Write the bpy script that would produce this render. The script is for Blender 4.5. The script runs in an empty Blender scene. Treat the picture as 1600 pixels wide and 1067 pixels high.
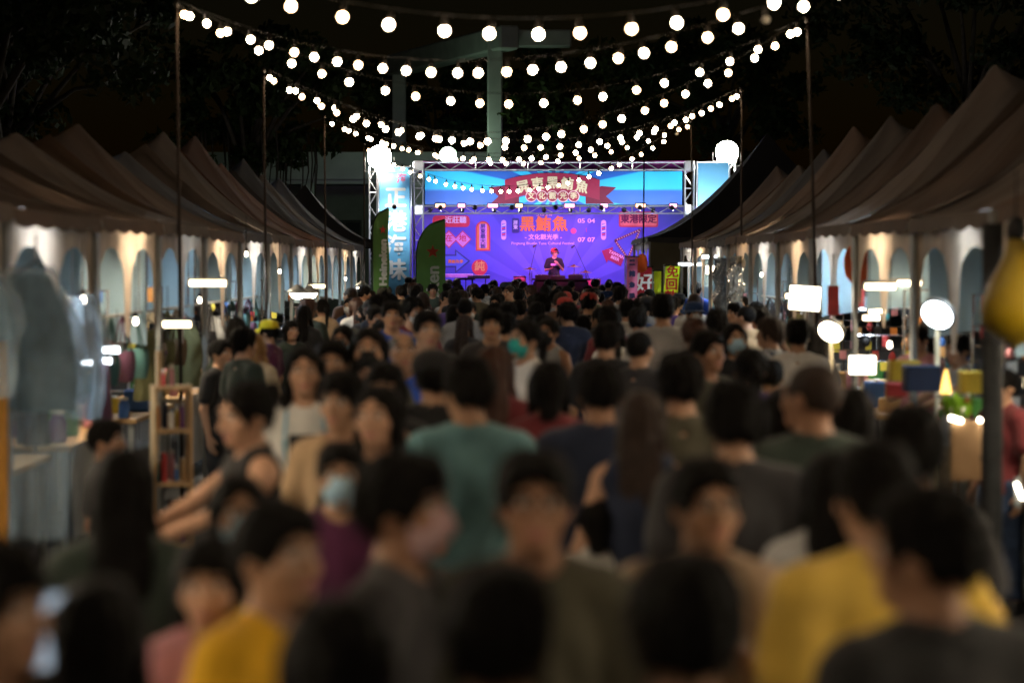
import bpy, math, random
import numpy as np
from mathutils import Vector, Matrix

random.seed(7)
RNG = np.random.RandomState(11)
SC = bpy.context.scene
COL = SC.collection
R = math.radians

# ------------------------------------------------------------------ camera
CAM_H = 2.1
FPX = 85.0 / 36.0 * 1600.0            # focal length in photo pixels
cam_data = bpy.data.cameras.new('camera')
cam = bpy.data.objects.new('camera', cam_data)
COL.objects.link(cam)
SC.camera = cam
cam_data.lens = 85.0
cam_data.sensor_width = 36.0
cam_data.clip_start = 0.05
cam_data.clip_end = 2000.0
cam.location = (0.0, 0.0, CAM_H)
cam.rotation_euler = (R(90.0 - 1.87), 0.0, 0.0)
cam_data.dof.use_dof = True
cam_data.dof.focus_distance = 60.0
cam_data.dof.aperture_fstop = 1.8

# ------------------------------------------------------------------ night sky and moonlight
world = bpy.data.worlds.new('World')
SC.world = world
world.use_nodes = True
wn, wl = world.node_tree.nodes, world.node_tree.links
bgn = wn.get('Background') or wn.new('ShaderNodeBackground')
sky = wn.new('ShaderNodeTexSky')
sky.sky_type = 'NISHITA'
sky.sun_disc = False
sky.sun_elevation = R(1.0)
sky.sun_rotation = R(200.0)
wl.new(sky.outputs[0], bgn.inputs[0])
bgn.inputs[1].default_value = 0.0010
sun_data = bpy.data.lights.new('moon', 'SUN')
sun_data.energy = 0.004
sun_data.angle = R(0.5)
sun_data.color = (0.8, 0.9, 1.0)
sun = bpy.data.objects.new('moon', sun_data)
sun.rotation_euler = (R(50), 0, R(200))
COL.objects.link(sun)

vs = SC.view_settings
vs.view_transform = 'Standard'
vs.look = 'None'
vs.exposure = 0.95
vs.gamma = 1.0
SC.render.engine = 'CYCLES'
SC.cycles.use_denoising = True
SC.cycles.max_bounces = 5
SC.cycles.diffuse_bounces = 3
SC.cycles.glossy_bounces = 3
SC.cycles.transmission_bounces = 4
SC.cycles.transparent_max_bounces = 12
SC.cycles.use_light_tree = True
SC.cycles.filter_width = 1.6
SC.cycles.sample_clamp_indirect = 4.0
SC.cycles.caustics_reflective = False
SC.cycles.caustics_refractive = False

# ------------------------------------------------------------------ materials
MATS = {}

def nodes_of(m):
    m.use_nodes = True
    return m.node_tree.nodes, m.node_tree.links

def mat(name, col, rough=0.7, var=0.18, nscale=6.0, bump=0.0, bscale=60.0, metal=0.0, spec=0.3, trans=0.0, sheen=0.0):
    """painted / woven surface: base colour broken up by noise, optional bump and thin-sheet translucency"""
    key = (name,)
    if key in MATS:
        return MATS[key]
    m = bpy.data.materials.new(name)
    n, l = nodes_of(m)
    b = n['Principled BSDF']
    out = n['Material Output']
    tc = n.new('ShaderNodeTexCoord')
    nz = n.new('ShaderNodeTexNoise')
    nz.inputs['Scale'].default_value = nscale
    nz.inputs['Detail'].default_value = 4.0
    l.new(tc.outputs['Object'], nz.inputs['Vector'])
    rp = n.new('ShaderNodeValToRGB')
    lo = [max(0.0, c * (1 - var)) for c in col]
    hi = [min(1.0, c * (1 + var)) for c in col]
    rp.color_ramp.elements[0].position = 0.3
    rp.color_ramp.elements[1].position = 0.7
    rp.color_ramp.elements[0].color = (*lo, 1)
    rp.color_ramp.elements[1].color = (*hi, 1)
    l.new(nz.outputs['Fac'], rp.inputs['Fac'])
    l.new(rp.outputs['Color'], b.inputs['Base Color'])
    b.inputs['Roughness'].default_value = rough
    b.inputs['Metallic'].default_value = metal
    b.inputs['Specular IOR Level'].default_value = spec
    if sheen:
        b.inputs['Sheen Weight'].default_value = sheen
    if bump > 0:
        n2 = n.new('ShaderNodeTexNoise')
        n2.inputs['Scale'].default_value = bscale
        l.new(tc.outputs['Object'], n2.inputs['Vector'])
        bp = n.new('ShaderNodeBump')
        bp.inputs['Strength'].default_value = bump
        bp.inputs['Distance'].default_value = 0.01
        l.new(n2.outputs['Fac'], bp.inputs['Height'])
        l.new(bp.outputs['Normal'], b.inputs['Normal'])
    if trans > 0:
        t = n.new('ShaderNodeBsdfTranslucent')
        l.new(rp.outputs['Color'], t.inputs['Color'])
        mx = n.new('ShaderNodeMixShader')
        mx.inputs[0].default_value = trans
        l.new(b.outputs[0], mx.inputs[1])
        l.new(t.outputs[0], mx.inputs[2])
        l.new(mx.outputs[0], out.inputs['Surface'])
    MATS[key] = m
    return m

def glow(name, col, strength):
    key = (name,)
    if key in MATS:
        return MATS[key]
    m = bpy.data.materials.new(name)
    n, l = nodes_of(m)
    for x in list(n):
        if x.type == 'BSDF_PRINCIPLED':
            n.remove(x)
    e = n.new('ShaderNodeEmission')
    e.inputs[0].default_value = (*col, 1)
    e.inputs[1].default_value = strength
    l.new(e.outputs[0], n['Material Output'].inputs['Surface'])
    MATS[key] = m
    return m

# ------------------------------------------------------------------ object helpers
def tag(o, label=None, cat=None, group=None, kind=None):
    if label: o['label'] = label
    if cat: o['category'] = cat
    if group: o['group'] = group
    if kind: o['kind'] = kind
    return o

def empty(name, loc=(0, 0, 0), rz=0.0):
    o = bpy.data.objects.new(name, None)
    o.empty_display_size = 0.2
    o.location = loc
    o.rotation_euler = (0, 0, rz)
    COL.objects.link(o)
    return o

def link(name, me, material=None, parent=None, loc=None, rot=None):
    o = bpy.data.objects.new(name, me)
    COL.objects.link(o)
    if material is not None:
        if len(me.materials) == 0:
            me.materials.append(material)
        o.material_slots[0].link = 'OBJECT'
        o.material_slots[0].material = material
    if parent is not None:
        o.parent = parent
    if loc is not None:
        o.location = loc
    if rot is not None:
        o.rotation_euler = rot
    return o

def np_mesh(name, V, Q, smooth=True):
    me = bpy.data.meshes.new(name)
    V = np.asarray(V, dtype=np.float32)
    Q = np.asarray(Q, dtype=np.int32)
    k = Q.shape[1]
    me.vertices.add(len(V)); me.vertices.foreach_set('co', V.ravel())
    me.loops.add(Q.size); me.loops.foreach_set('vertex_index', Q.ravel())
    me.polygons.add(len(Q))
    me.polygons.foreach_set('loop_start', np.arange(0, Q.size, k, dtype=np.int32))
    me.polygons.foreach_set('loop_total', np.full(len(Q), k, dtype=np.int32))
    me.polygons.foreach_set('use_smooth', np.full(len(Q), smooth, dtype=bool))
    me.update(calc_edges=True)
    return me

class MB:
    """collects simple solids into one mesh"""
    def __init__(self):
        self.v = []; self.f = []
    def add(self, vs, fs):
        o = len(self.v)
        self.v += [tuple(p) for p in vs]
        self.f += [tuple(i + o for i in q) for q in fs]
        return self
    def box(self, c, s, rz=0.0, rx=0.0, ry=0.0):
        M = Matrix.Translation(c) @ Matrix.Rotation(rz, 4, 'Z') @ Matrix.Rotation(ry, 4, 'Y') @ Matrix.Rotation(rx, 4, 'X')
        h = [x / 2 for x in s]
        b = min(h) * 0.18
        # chamfered box: 24 vertices
        vs, fs = [], []
        idx = {}
        for sx in (-1, 1):
            for sy in (-1, 1):
                for sz in (-1, 1):
                    for a in range(3):
                        p = [sx * (h[0] - (0 if a == 0 else b)), sy * (h[1] - (0 if a == 1 else b)), sz * (h[2] - (0 if a == 2 else b))]
                        idx[(sx, sy, sz, a)] = len(vs)
                        vs.append(M @ Vector(p))
        I = idx
        def quad(*k): fs.append(tuple(I[q] for q in k))
        for s_ in (-1, 1):
            for a in range(3):
                o1, o2 = [q for q in range(3) if q != a]
                ring = []
                for (u, w) in ((-1, -1), (1, -1), (1, 1), (-1, 1)):
                    k = [0, 0, 0]; k[a] = s_; k[o1] = u; k[o2] = w
                    ring.append((k[0], k[1], k[2], a))
                if (s_ == 1) != (a != 1):
                    ring.reverse()
                quad(*ring)
        for a in range(3):
            o1, o2 = [q for q in range(3) if q != a]
            for u in (-1, 1):
                for w in (-1, 1):
                    def K(t, ax):
                        k = [0, 0, 0]; k[a] = t; k[o1] = u; k[o2] = w
                        return (k[0], k[1], k[2], ax)
                    quad(K(-1, o1), K(1, o1), K(1, o2), K(-1, o2))
        for sx in (-1, 1):
            for sy in (-1, 1):
                for sz in (-1, 1):
                    fs.append(tuple(I[(sx, sy, sz, a)] for a in range(3)))
        return self.add(vs, fs)
    def tube(self, pts, r, n=8, cap=True):
        pts = [Vector(p) for p in pts]
        rr = r if isinstance(r, (list, tuple)) else [r] * len(pts)
        vs, fs = [], []
        prev = None
        for i, p in enumerate(pts):
            d = (pts[min(i + 1, len(pts) - 1)] - pts[max(i - 1, 0)]).normalized()
            ref = Vector((0, 0, 1)) if abs(d.z) < 0.9 else Vector((1, 0, 0))
            a = d.cross(ref).normalized() if prev is None else (prev - d * prev.dot(d)).normalized()
            prev = a
            b = d.cross(a)
            for k in range(n):
                t = 2 * math.pi * k / n
                vs.append(p + (a * math.cos(t) + b * math.sin(t)) * rr[i])
        for i in range(len(pts) - 1):
            for k in range(n):
                fs.append((i * n + k, i * n + (k + 1) % n, (i + 1) * n + (k + 1) % n, (i + 1) * n + k))
        if cap:
            fs.append(tuple(range(n - 1, -1, -1)))
            fs.append(tuple((len(pts) - 1) * n + k for k in range(n)))
        return self.add(vs, fs)
    def lathe(self, prof, n=16, c=(0, 0, 0)):
        vs, fs = [], []
        for (r, z) in prof:
            for k in range(n):
                t = 2 * math.pi * k / n
                vs.append((c[0] + r * math.cos(t), c[1] + r * math.sin(t), c[2] + z))
        for i in range(len(prof) - 1):
            for k in range(n):
                fs.append((i * n + k, i * n + (k + 1) % n, (i + 1) * n + (k + 1) % n, (i + 1) * n + k))
        fs.append(tuple(range(n - 1, -1, -1)))
        fs.append(tuple((len(prof) - 1) * n + k for k in range(n)))
        return self.add(vs, fs)
    def grid(self, fn, nu, nv):
        vs = [fn(i / nu, j / nv) for i in range(nu + 1) for j in range(nv + 1)]
        fs = [(i * (nv + 1) + j, (i + 1) * (nv + 1) + j, (i + 1) * (nv + 1) + j + 1, i * (nv + 1) + j + 1) for i in range(nu) for j in range(nv)]
        return self.add(vs, fs)
    def sheet(self, pts, y, th=0.006):
        """upright flat piece in the XZ plane, th thick, front at y"""
        n = len(pts)
        vs = [(p[0], y, p[1]) for p in pts] + [(p[0], y + th, p[1]) for p in pts]
        fs = [tuple(range(n)), tuple(range(2 * n - 1, n - 1, -1))]
        fs += [(i, i + n, (i + 1) % n + n, (i + 1) % n) for i in range(n)]
        return self.add(vs, fs)
    def mesh(self, name, smooth=False):
        me = bpy.data.meshes.new(name)
        me.from_pydata([tuple(p) for p in self.v], [], self.f)
        if smooth:
            for p in me.polygons: p.use_smooth = True
        me.update()
        return me
    def build(self, name, material, parent=None, smooth=False, loc=None, rot=None):
        return link(name, self.mesh(name, smooth), material, parent, loc, rot)

def copy_tree(o, parent=None):
    c = o.copy()
    COL.objects.link(c)
    c.parent = parent
    for ch in o.children:
        copy_tree(ch, c)
    return c

def text_mesh(s, size, bold=0.0, extrude=0.002, align='CENTER'):
    cu = bpy.data.curves.new('lettering', 'FONT')
    cu.body = s
    cu.size = size
    cu.align_x = align
    cu.align_y = 'CENTER'
    cu.offset = bold * .25
    cu.extrude = extrude
    cu.resolution_u = 3
    cu.space_line = 0.95
    ob = bpy.data.objects.new('lettering', cu)
    COL.objects.link(ob)
    dg = bpy.context.evaluated_depsgraph_get()
    me = bpy.data.meshes.new_from_object(ob.evaluated_get(dg))
    bpy.data.objects.remove(ob)
    bpy.data.curves.remove(cu)
    me.materials.clear()
    if bold > .0015:                      # heavier strokes: the glyph again, nudged sideways and 1 mm apart in depth
        n = len(me.vertices)
        co = np.empty(n * 3, np.float32); me.vertices.foreach_get('co', co); co = co.reshape(-1, 3)
        polys = [list(p.vertices) for p in me.polygons]
        V, F = [], []
        for k, (dx, dy) in enumerate(((-.8, 0), (.8, 0), (0, -.6), (0, .6))):
            V += (co + np.array((dx * bold, dy * bold, .001 * k), np.float32)).tolist()
            F += [[i + n * k for i in q] for q in polys]
        m2 = bpy.data.meshes.new('lettering')
        m2.from_pydata(V, [], F)
        bpy.data.meshes.remove(me)
        me = m2
    me.transform(Matrix.Rotation(R(90), 4, 'X'))
    return me

def lettering(s, x, y, z, size, material, parent, bold=0.0, rot_y=0.0, name='lettering', width=None):
    me = text_mesh(s, size, bold)
    if width:
        xs = [v.co.x for v in me.vertices]
        k = width / max(1e-4, max(xs) - min(xs))
        me.transform(Matrix.Diagonal((k, 1, 1, 1)))
    o = link(name, me, material, parent, (x, y, z), (0, rot_y, 0))
    return o

def P(px, py, d):
    """world point seen at photo pixel (px, py) at depth d metres down the street"""
    a = R(1.87)
    f = Vector((0, math.cos(a), -math.sin(a))); u = Vector((0, math.sin(a), math.cos(a)))
    v = f * FPX + Vector((1, 0, 0)) * (px - 800.0) - u * (py - 533.5)
    return Vector((0, 0, CAM_H)) + v * (d / v.y)
# ------------------------------------------------------------------ people: bodies grown from a blended distance field
def axis(lo, hi, coarse, fines, fine):
    out = [lo]
    x = lo
    while x < hi:
        st = coarse
        for (a, b) in fines:
            if a - 1e-6 <= x <= b:
                st = fine; break
            if x < a < x + st:
                st = max(fine, a - x)
        x += st
        out.append(x)
    return np.array(out, dtype=np.float32)

def seg_d(X, Y, Z, a, b, ra, rb):
    a = np.array(a, np.float32); b = np.array(b, np.float32)
    ab = b - a
    L2 = float(ab @ ab) + 1e-9
    t = np.clip(((X - a[0]) * ab[0] + (Y - a[1]) * ab[1] + (Z - a[2]) * ab[2]) / L2, 0, 1)
    return np.sqrt((X - a[0] - t * ab[0]) ** 2 + (Y - a[1] - t * ab[1]) ** 2 + (Z - a[2] - t * ab[2]) ** 2) - (ra + (rb - ra) * t)

def ell_d(X, Y, Z, c, r, Rm=None):
    x, y, z = X - c[0], Y - c[1], Z - c[2]
    if Rm is not None:
        x, y, z = (Rm[0][0] * x + Rm[1][0] * y + Rm[2][0] * z, Rm[0][1] * x + Rm[1][1] * y + Rm[2][1] * z, Rm[0][2] * x + Rm[1][2] * y + Rm[2][2] * z)
    k0 = np.sqrt((x / r[0]) ** 2 + (y / r[1]) ** 2 + (z / r[2]) ** 2)
    k1 = np.sqrt((x / r[0] ** 2) ** 2 + (y / r[1] ** 2) ** 2 + (z / r[2] ** 2) ** 2) + 1e-9
    return k0 * (k0 - 1) / k1

def smin(a, b, k):
    h = np.clip(0.5 + 0.5 * (b - a) / k, 0, 1)
    return b + (a - b) * h - k * h * (1 - h)

def smax(a, b, k):
    return -smin(-a, -b, k)

def field(prims, xs, ys, zs, sub=()):
    D = np.full((len(xs), len(ys), len(zs)), 0.5, np.float32)
    for pr in list(prims) + [tuple(q) + ('sub',) for q in sub]:
        kind, k = pr[0], pr[-2] if pr[-1] == 'sub' else pr[-1]
        if kind == 'seg':
            a, b, ra, rb = pr[1:5]
            m = max(ra, rb) + 0.07
            lo = np.minimum(a, b) - m; hi = np.maximum(a, b) + m
        else:
            c, r, Rm = pr[1:4]
            m = (max(r) if Rm is not None else np.array(r)) + 0.07
            lo = np.array(c) - m; hi = np.array(c) + m
        s = [slice(max(0, np.searchsorted(q, lo[i]) - 1), min(len(q), np.searchsorted(q, hi[i]) + 1)) for i, q in enumerate((xs, ys, zs))]
        X = xs[s[0]][:, None, None]; Y = ys[s[1]][None, :, None]; Z = zs[s[2]][None, None, :]
        if X.size == 0 or Y.size == 0 or Z.size == 0:
            continue
        d = seg_d(X, Y, Z, *pr[1:5]) if kind == 'seg' else ell_d(X, Y, Z, *pr[1:4])
        cur = D[s[0], s[1], s[2]]
        D[s[0], s[1], s[2]] = smax(cur, -d, k) if pr[-1] == 'sub' else smin(cur, d.astype(np.float32), k)
    return D

EDG = [((0, 0, 0), (1, 0, 0)), ((0, 1, 0), (1, 1, 0)), ((0, 0, 1), (1, 0, 1)), ((0, 1, 1), (1, 1, 1)),
       ((0, 0, 0), (0, 1, 0)), ((1, 0, 0), (1, 1, 0)), ((0, 0, 1), (0, 1, 1)), ((1, 0, 1), (1, 1, 1)),
       ((0, 0, 0), (0, 0, 1)), ((1, 0, 0), (1, 0, 1)), ((0, 1, 0), (0, 1, 1)), ((1, 1, 0), (1, 1, 1))]

def nets(D, xs, ys, zs):
    S = D < 0
    c = np.zeros(tuple(n - 1 for n in D.shape), np.int8)
    for i in (0, 1):
        for j in (0, 1):
            for k in (0, 1):
                c += S[i:S.shape[0] - 1 + i, j:S.shape[1] - 1 + j, k:S.shape[2] - 1 + k]
    act = (c > 0) & (c < 8)
    I, J, K = np.nonzero(act)
    idx = np.full(c.shape, -1, np.int32)
    idx[act] = np.arange(len(I))
    Pt = np.zeros((len(I), 3), np.float32); cnt = np.zeros(len(I), np.float32)
    for a, b in EDG:
        da = D[I + a[0], J + a[1], K + a[2]]; db = D[I + b[0], J + b[1], K + b[2]]
        m = (da < 0) != (db < 0)
        t = np.where(m, da / np.where(m, da - db, 1), 0)
        pa = np.stack([xs[I + a[0]], ys[J + a[1]], zs[K + a[2]]], 1)
        pb = np.stack([xs[I + b[0]], ys[J + b[1]], zs[K + b[2]]], 1)
        Pt += (pa + (pb - pa) * t[:, None]) * m[:, None]
        cnt += m
    V = Pt / cnt[:, None]
    Q = []
    e = S[:-1, 1:-1, 1:-1] != S[1:, 1:-1, 1:-1]
    i, j, k = np.nonzero(e); j = j + 1; k = k + 1
    q = np.stack([idx[i, j - 1, k - 1], idx[i, j, k - 1], idx[i, j, k], idx[i, j - 1, k]], 1)
    fl = ~S[i, j, k]; q[fl] = q[fl][:, ::-1]; Q.append(q)
    e = S[1:-1, :-1, 1:-1] != S[1:-1, 1:, 1:-1]
    i, j, k = np.nonzero(e); i = i + 1; k = k + 1
    q = np.stack([idx[i - 1, j, k - 1], idx[i - 1, j, k], idx[i, j, k], idx[i, j, k - 1]], 1)
    fl = ~S[i, j, k]; q[fl] = q[fl][:, ::-1]; Q.append(q)
    e = S[1:-1, 1:-1, :-1] != S[1:-1, 1:-1, 1:]
    i, j, k = np.nonzero(e); i = i + 1; j = j + 1
    q = np.stack([idx[i - 1, j - 1, k], idx[i, j - 1, k], idx[i, j, k], idx[i - 1, j, k]], 1)
    fl = ~S[i, j, k]; q[fl] = q[fl][:, ::-1]; Q.append(q)
    return V, np.concatenate(Q)

def rotm(yaw, pitch=0.0, roll=0.0):
    return np.array((Matrix.Rotation(yaw, 3, 'Z') @ Matrix.Rotation(pitch, 3, 'X') @ Matrix.Rotation(roll, 3, 'Y')), np.float64)

HEAD_C = np.array((0.0, -0.005, 1.60))

def head_prims(Rm, o):
    def T(p): return o + Rm @ np.array(p, float)
    pr = [('ell', T((0, .022, .012)), (.076, .095, .086), Rm, .02),
          ('ell', T((0, -.022, -.045)), (.061, .070, .078), Rm, .035),
          ('ell', T((0, -.068, -.092)), (.026, .024, .020), Rm, .025),          # chin
          ('seg', T((0, -.088, .006)), T((0, -.108, -.034)), .009, .0135, .012),     # nose
          ('seg', T((-.012, -.096, -.037)), T((.012, -.096, -.037)), .008, .008, .008),
          ('seg', T((-.045, -.072, .024)), T((.045, -.072, .024)), .012, .012, .018),    # brow
          ('ell', T((-.045, -.058, -.032)), (.024, .022, .020), Rm, .02), ('ell', T((.045, -.058, -.032)), (.024, .022, .020), Rm, .02),
          ('ell', T((-.078, .018, -.018)), (.010, .021, .031), Rm, .008), ('ell', T((.078, .018, -.018)), (.010, .021, .031), Rm, .008)]
    sub = [('ell', T((-.032, -.098, .004)), (.021, .020, .012), Rm, .012), ('ell', T((.032, -.098, .004)), (.021, .020, .012), Rm, .012)]
    post = [('ell', T((-.032, -.072, .003)), (.0145, .014, .0125), Rm, .004), ('ell', T((.032, -.072, .003)), (.0145, .014, .0125), Rm, .004),
            ('ell', T((0, -.091, -.062)), (.023, .010, .0055), Rm, .005), ('ell', T((0, -.089, -.072)), (.020, .010, .006), Rm, .005)]
    return pr, sub, post

def hand_prims(w, d, side, n, curl=0.5, s=1.0):
    """palm and five fingers; w wrist, d direction of the forearm, side towards the thumb, n the palm's normal"""
    w, d = np.array(w, float), np.array(d, float); d /= np.linalg.norm(d)
    n = np.array(n, float); n -= d * (n @ d); n /= np.linalg.norm(n)
    sd = np.cross(d, n)
    if sd @ np.array(side, float) < 0: sd = -sd
    pr = []
    ln = (.040, .044, .041, .032)
    for i in range(4):
        off = (1.5 - i) * .0195
        k = w + d * (.086 - abs(i - 1.2) * .004) + sd * off
        pr.append(('seg', w + d * .012 + sd * off * .55, k, .0135, .011, .012))
        p, ang = k, 0.0
        for j in range(3):
            ang += curl * (0.75 if j else 0.5)
            q = p + (d * math.cos(ang) + n * math.sin(ang)) * ln[i] * (1.0, .75, .55)[j]
            pr.append(('seg', p, q, .0095 - j * .0008, .0088 - j * .0008, .004))
            p = q
    t0 = w + d * .022 + sd * .026
    t1 = t0 + d * .034 + sd * .022 + n * .012
    t2 = t1 + d * .028 + n * (.010 + .02 * curl) + sd * .004
    pr += [('seg', t0, t1, .0135, .0105, .012), ('seg', t1, t2, .0105, .0085, .004)]
    return pr

# poses: elbow and wrist of the left (x<0) and right (x>0) arm, for a body 1.70 m tall facing -Y
DOWN_L = ((-.235, .02, 1.10), (-.245, -.045, .865)); DOWN_R = ((.235, .02, 1.10), (.245, -.045, .865))
FWD_L = ((-.235, .01, 1.11), (-.13, -.23, 1.13)); FWD_R = ((.235, .01, 1.11), (.13, -.23, 1.13))
UP_R = ((.24, -.16, 1.22), (.17, -.27, 1.46))
PHONE_R = ((.235, -.03, 1.12), (.11, -.25, 1.27))
REACH_R = ((.22, -.20, 1.25), (.15, -.42, 1.16)); REACH_L = ((-.21, -.19, 1.22), (-.11, -.42, 1.13))
MOUTH_R = ((.21, -.08, 1.14), (.05, -.17, 1.40))
HIP_L = ((-.29, .08, 1.12), (-.19, -.03, .98))

PROTO = {}

def make_proto(key, fem=0.0, wide=0.0, larm=DOWN_L, rarm=DOWN_R, yaw=0.0, pitch=0.0, stride=0.0, curl=0.45, sleeve=0.62, long=False, detail=True):
    """one body with its shirt and trousers, 1.70 m to the crown"""
    Rm = rotm(yaw, pitch)
    piv = np.array((0, .02, 1.50))
    o = piv + rotm(yaw * .9, pitch) @ (HEAD_C - piv)
    sw = .172 - .022 * fem + .02 * wide
    def torso(g):
        pr = [('ell', (0, .005, 1.255), (.150 - .018 * fem + .03 * wide + g, .098 + .02 * wide + g, .185 + g), None, .05),
              ('ell', (0, .0 - .03 * wide, 1.05), (.128 - .006 * fem + .05 * wide + g, .092 + .06 * wide + g, .17 + g), None, .07),
              ('ell', (0, .008, .93), (.152 + .008 * fem + .03 * wide + g, .108 + .03 * wide + g, .12 + g), None, .06),
              ('seg', (-sw + .03, .008, 1.375), (sw - .03, .008, 1.375), .052 + g, .052 + g, .05),
              ('seg', (0, .022, 1.45), (-sw + .03, .012, 1.385), .046 + g * .6, .042 + g, .04), ('seg', (0, .022, 1.45), (sw - .03, .012, 1.385), .046 + g * .6, .042 + g, .04)]
        if fem > .5:
            pr += [('ell', (-.066, -.075, 1.235), (.056 + g, .046 + g, .052 + g), None, .03), ('ell', (.066, -.075, 1.235), (.056 + g, .046 + g, .052 + g), None, .03)]
        return pr
    def arm(side, spec, g, frac=2.0, flare=0.0):
        sh = np.array((side * sw, .008, 1.365)); el = np.array(spec[0]); wr = np.array(spec[1])
        th = 1 - .16 * fem + .2 * wide
        if frac >= 1.0:
            pr = [('seg', sh, el, .050 * th + g, .038 * th + g, .03)]
            f2 = min(1.0, frac - 1.0)
            if f2 > 0:
                pr.append(('seg', el, el + (wr - el) * f2, .039 * th + g, .039 * th + (.025 - .039 * th) * f2 + g + flare, .02))
        else:
            pr = [('seg', sh, sh + (el - sh) * frac, .050 * th + g, .046 * th + g + flare, .035)]
        return pr
    def legs(g, lo=None):
        pr = []
        for sd in (-1, 1):
            st = stride * sd
            hp = np.array((sd * .085, .01, .90)); kn = np.array((sd * .095, -.02 - st * .16 - abs(st) * .05, .49)); an = np.array((sd * .10, .03 - st * .30, .09))
            pr += [('seg', hp, kn, .090 + .02 * wide + g, .060 + .01 * wide + g, .045), ('seg', kn, an, .060 + g, .042 + g, .02)]
            if lo is None:
                pr += [('seg', an + (0, .02, -.045), an + (0, -.15, -.055), .045, .034, .03)]
        return pr
    hp_, hs_, hpost = head_prims(Rm, o)
    nk = [('seg', (0, .022, 1.40), tuple(o + Rm @ np.array((0, .018, -.055))), .053 - .009 * fem, .050 - .008 * fem, .03)]
    hands = []
    boxes = []
    for sd, spec in ((-1, larm), (1, rarm)):
        el, wr = np.array(spec[0]), np.array(spec[1])
        d = wr - el
        down = d[2] < -.15
        n = (-sd, 0, 0) if down else (-sd * .8, -.2, .3) if spec in (UP_R, PHONE_R, MOUTH_R) else (0, 0, 1) if d[1] < -.15 else (-sd, -.3, 0)
        side = (0, -1, 0) if down else (-sd * .4, 0, 1) if spec in (UP_R, PHONE_R, MOUTH_R) else (-sd, 0, .3)
        hands += hand_prims(wr, d, side, n, curl)
        dn = d / np.linalg.norm(d)
        e = wr + dn * .10
        boxes.append((e - .12, e + .12))
    ys0 = min(-.26, min(b[0][1] for b in boxes) - .02)
    f = .0085 if detail else .011
    xs = axis(-.36 - .06 * wide, .36 + .06 * wide, .014, [(-.105, .105)] + [(b[0][0] + .03, b[1][0] - .03) for b in boxes], .0065)
    ys = axis(ys0 - .05, .24, .014, [(-.135, -.05)] + [(b[0][1] + .02, b[1][1] - .02) for b in boxes], .0065)
    zs = axis(-.03, 1.74, .015, [(1.47, 1.72)] + [(b[0][2] + .02, b[1][2] - .02) for b in boxes], .0065)
    ys = axis(ys[0], .42 if stride else .24, .014, [(-.135, -.05)] + [(b[0][1] + .02, b[1][1] - .02) for b in boxes], .0065)
    D = field(torso(0) + arm(-1, larm, 0) + arm(1, rarm, 0) + legs(0) + nk + hp_ + hands, xs, ys, zs, hs_)
    D2 = field(hpost, xs, ys, zs)
    D = smin(D, D2, .004)
    V, Q = nets(D, xs, ys, zs)
    me = np_mesh('person', V, Q)
    # face regions by place on the head: 0 skin, 1 eye white, 2 dark (iris, brow, lashes), 3 lips, 4 shoe
    C = V[Q].mean(1)
    L = (C - o) @ Rm
    mi = np.zeros(len(Q), np.int32)
    ax = np.abs(L[:, 0])
    fr = (L[:, 1] < -.05) & (C[:, 2] > 1.4)
    mi[fr & (np.abs(ax - .032) < .0145) & (np.abs(L[:, 2] - .003) < .0075)] = 1
    mi[fr & (np.abs(ax - .032) < .0065) & (np.abs(L[:, 2] - .003) < .0075)] = 2
    mi[fr & (np.abs(ax - .034) < .021) & (np.abs(L[:, 2] - .026 + .12 * np.abs(ax - .034)) < .0052)] = 2
    mi[fr & (ax < .0225) & (np.abs(L[:, 2] + .067) < .0095) & (L[:, 1] < -.078)] = 3
    mi[C[:, 2] < .105] = 4
    me.polygons.foreach_set('material_index', mi)
    for _ in range(5): me.materials.append(None)
    # shirt
    g = .016
    xs = axis(-.40, .40, .011, [], .011); ys = axis(ys0 - .03, .24, .011, [], .011); zs = axis(.78, 1.50, .011, [], .011)
    fr_ = 1.92 if long else sleeve
    sl = [] if sleeve == 0 else arm(-1, larm, g + .004, fr_, .012) + arm(1, rarm, g + .004, fr_, .012)
    body = torso(g) + sl
    D = field(body + [('ell', (0, -.002, .93), (.165 + .045 * wide, .125 + .045 * wide, .14), None, .06)], xs, ys, zs)
    X = xs[:, None, None]; Y = ys[None, :, None]; Z = zs[None, None, :]
    fold = .009 * np.sin(16 * Z + 9 * X + 4 * np.sin(11 * X + 7 * Y)) * np.clip((1.40 - Z) * 4, 0, 1) + .006 * np.sin(38 * X + 12 * Y + 9 * Z) * np.clip((1.25 - Z) * 4, 0, 1)
    D = D + fold.astype(np.float32)
    D = smax(D, (.835 + .012 * np.sin(9 * X + 5 * Y) - Z + 0 * D), .006)
    neck = seg_d(X, Y, Z, (0, .024, 1.36), (0, -.012, 1.56), .066 - .006 * fem, .072)
    D = smax(D, -neck.astype(np.float32), .010)
    if sleeve == 0:
        for sd in (-1, 1):
            D = smax(D, -seg_d(X, Y, Z, (sd * (sw + .02), .0, 1.34), (sd * (sw + .02), 0, 1.40), .062, .075).astype(np.float32), .01)
    V, Q = nets(D, xs, ys, zs)
    shirt = np_mesh('shirt', V, Q)
    # trousers
    xs = axis(-.26, .26, .014, [], .014); ys = axis(-.30, .42 if stride else .22, .014, [], .014); zs = axis(.06, 1.0, .016, [], .016)
    D = field([t for t in torso(.008) if t[0] == 'ell'][1:3] + legs(.022, 1), xs, ys, zs)
    X = xs[:, None, None]; Z = zs[None, None, :]
    D = smax(D + (.004 * np.sin(31 * Z + 8 * X)).astype(np.float32), np.maximum(Z - .95, .11 - Z) + 0 * D, .006)
    V, Q = nets(D, xs, ys, zs)
    tr = np_mesh('trousers', V, Q)
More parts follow.
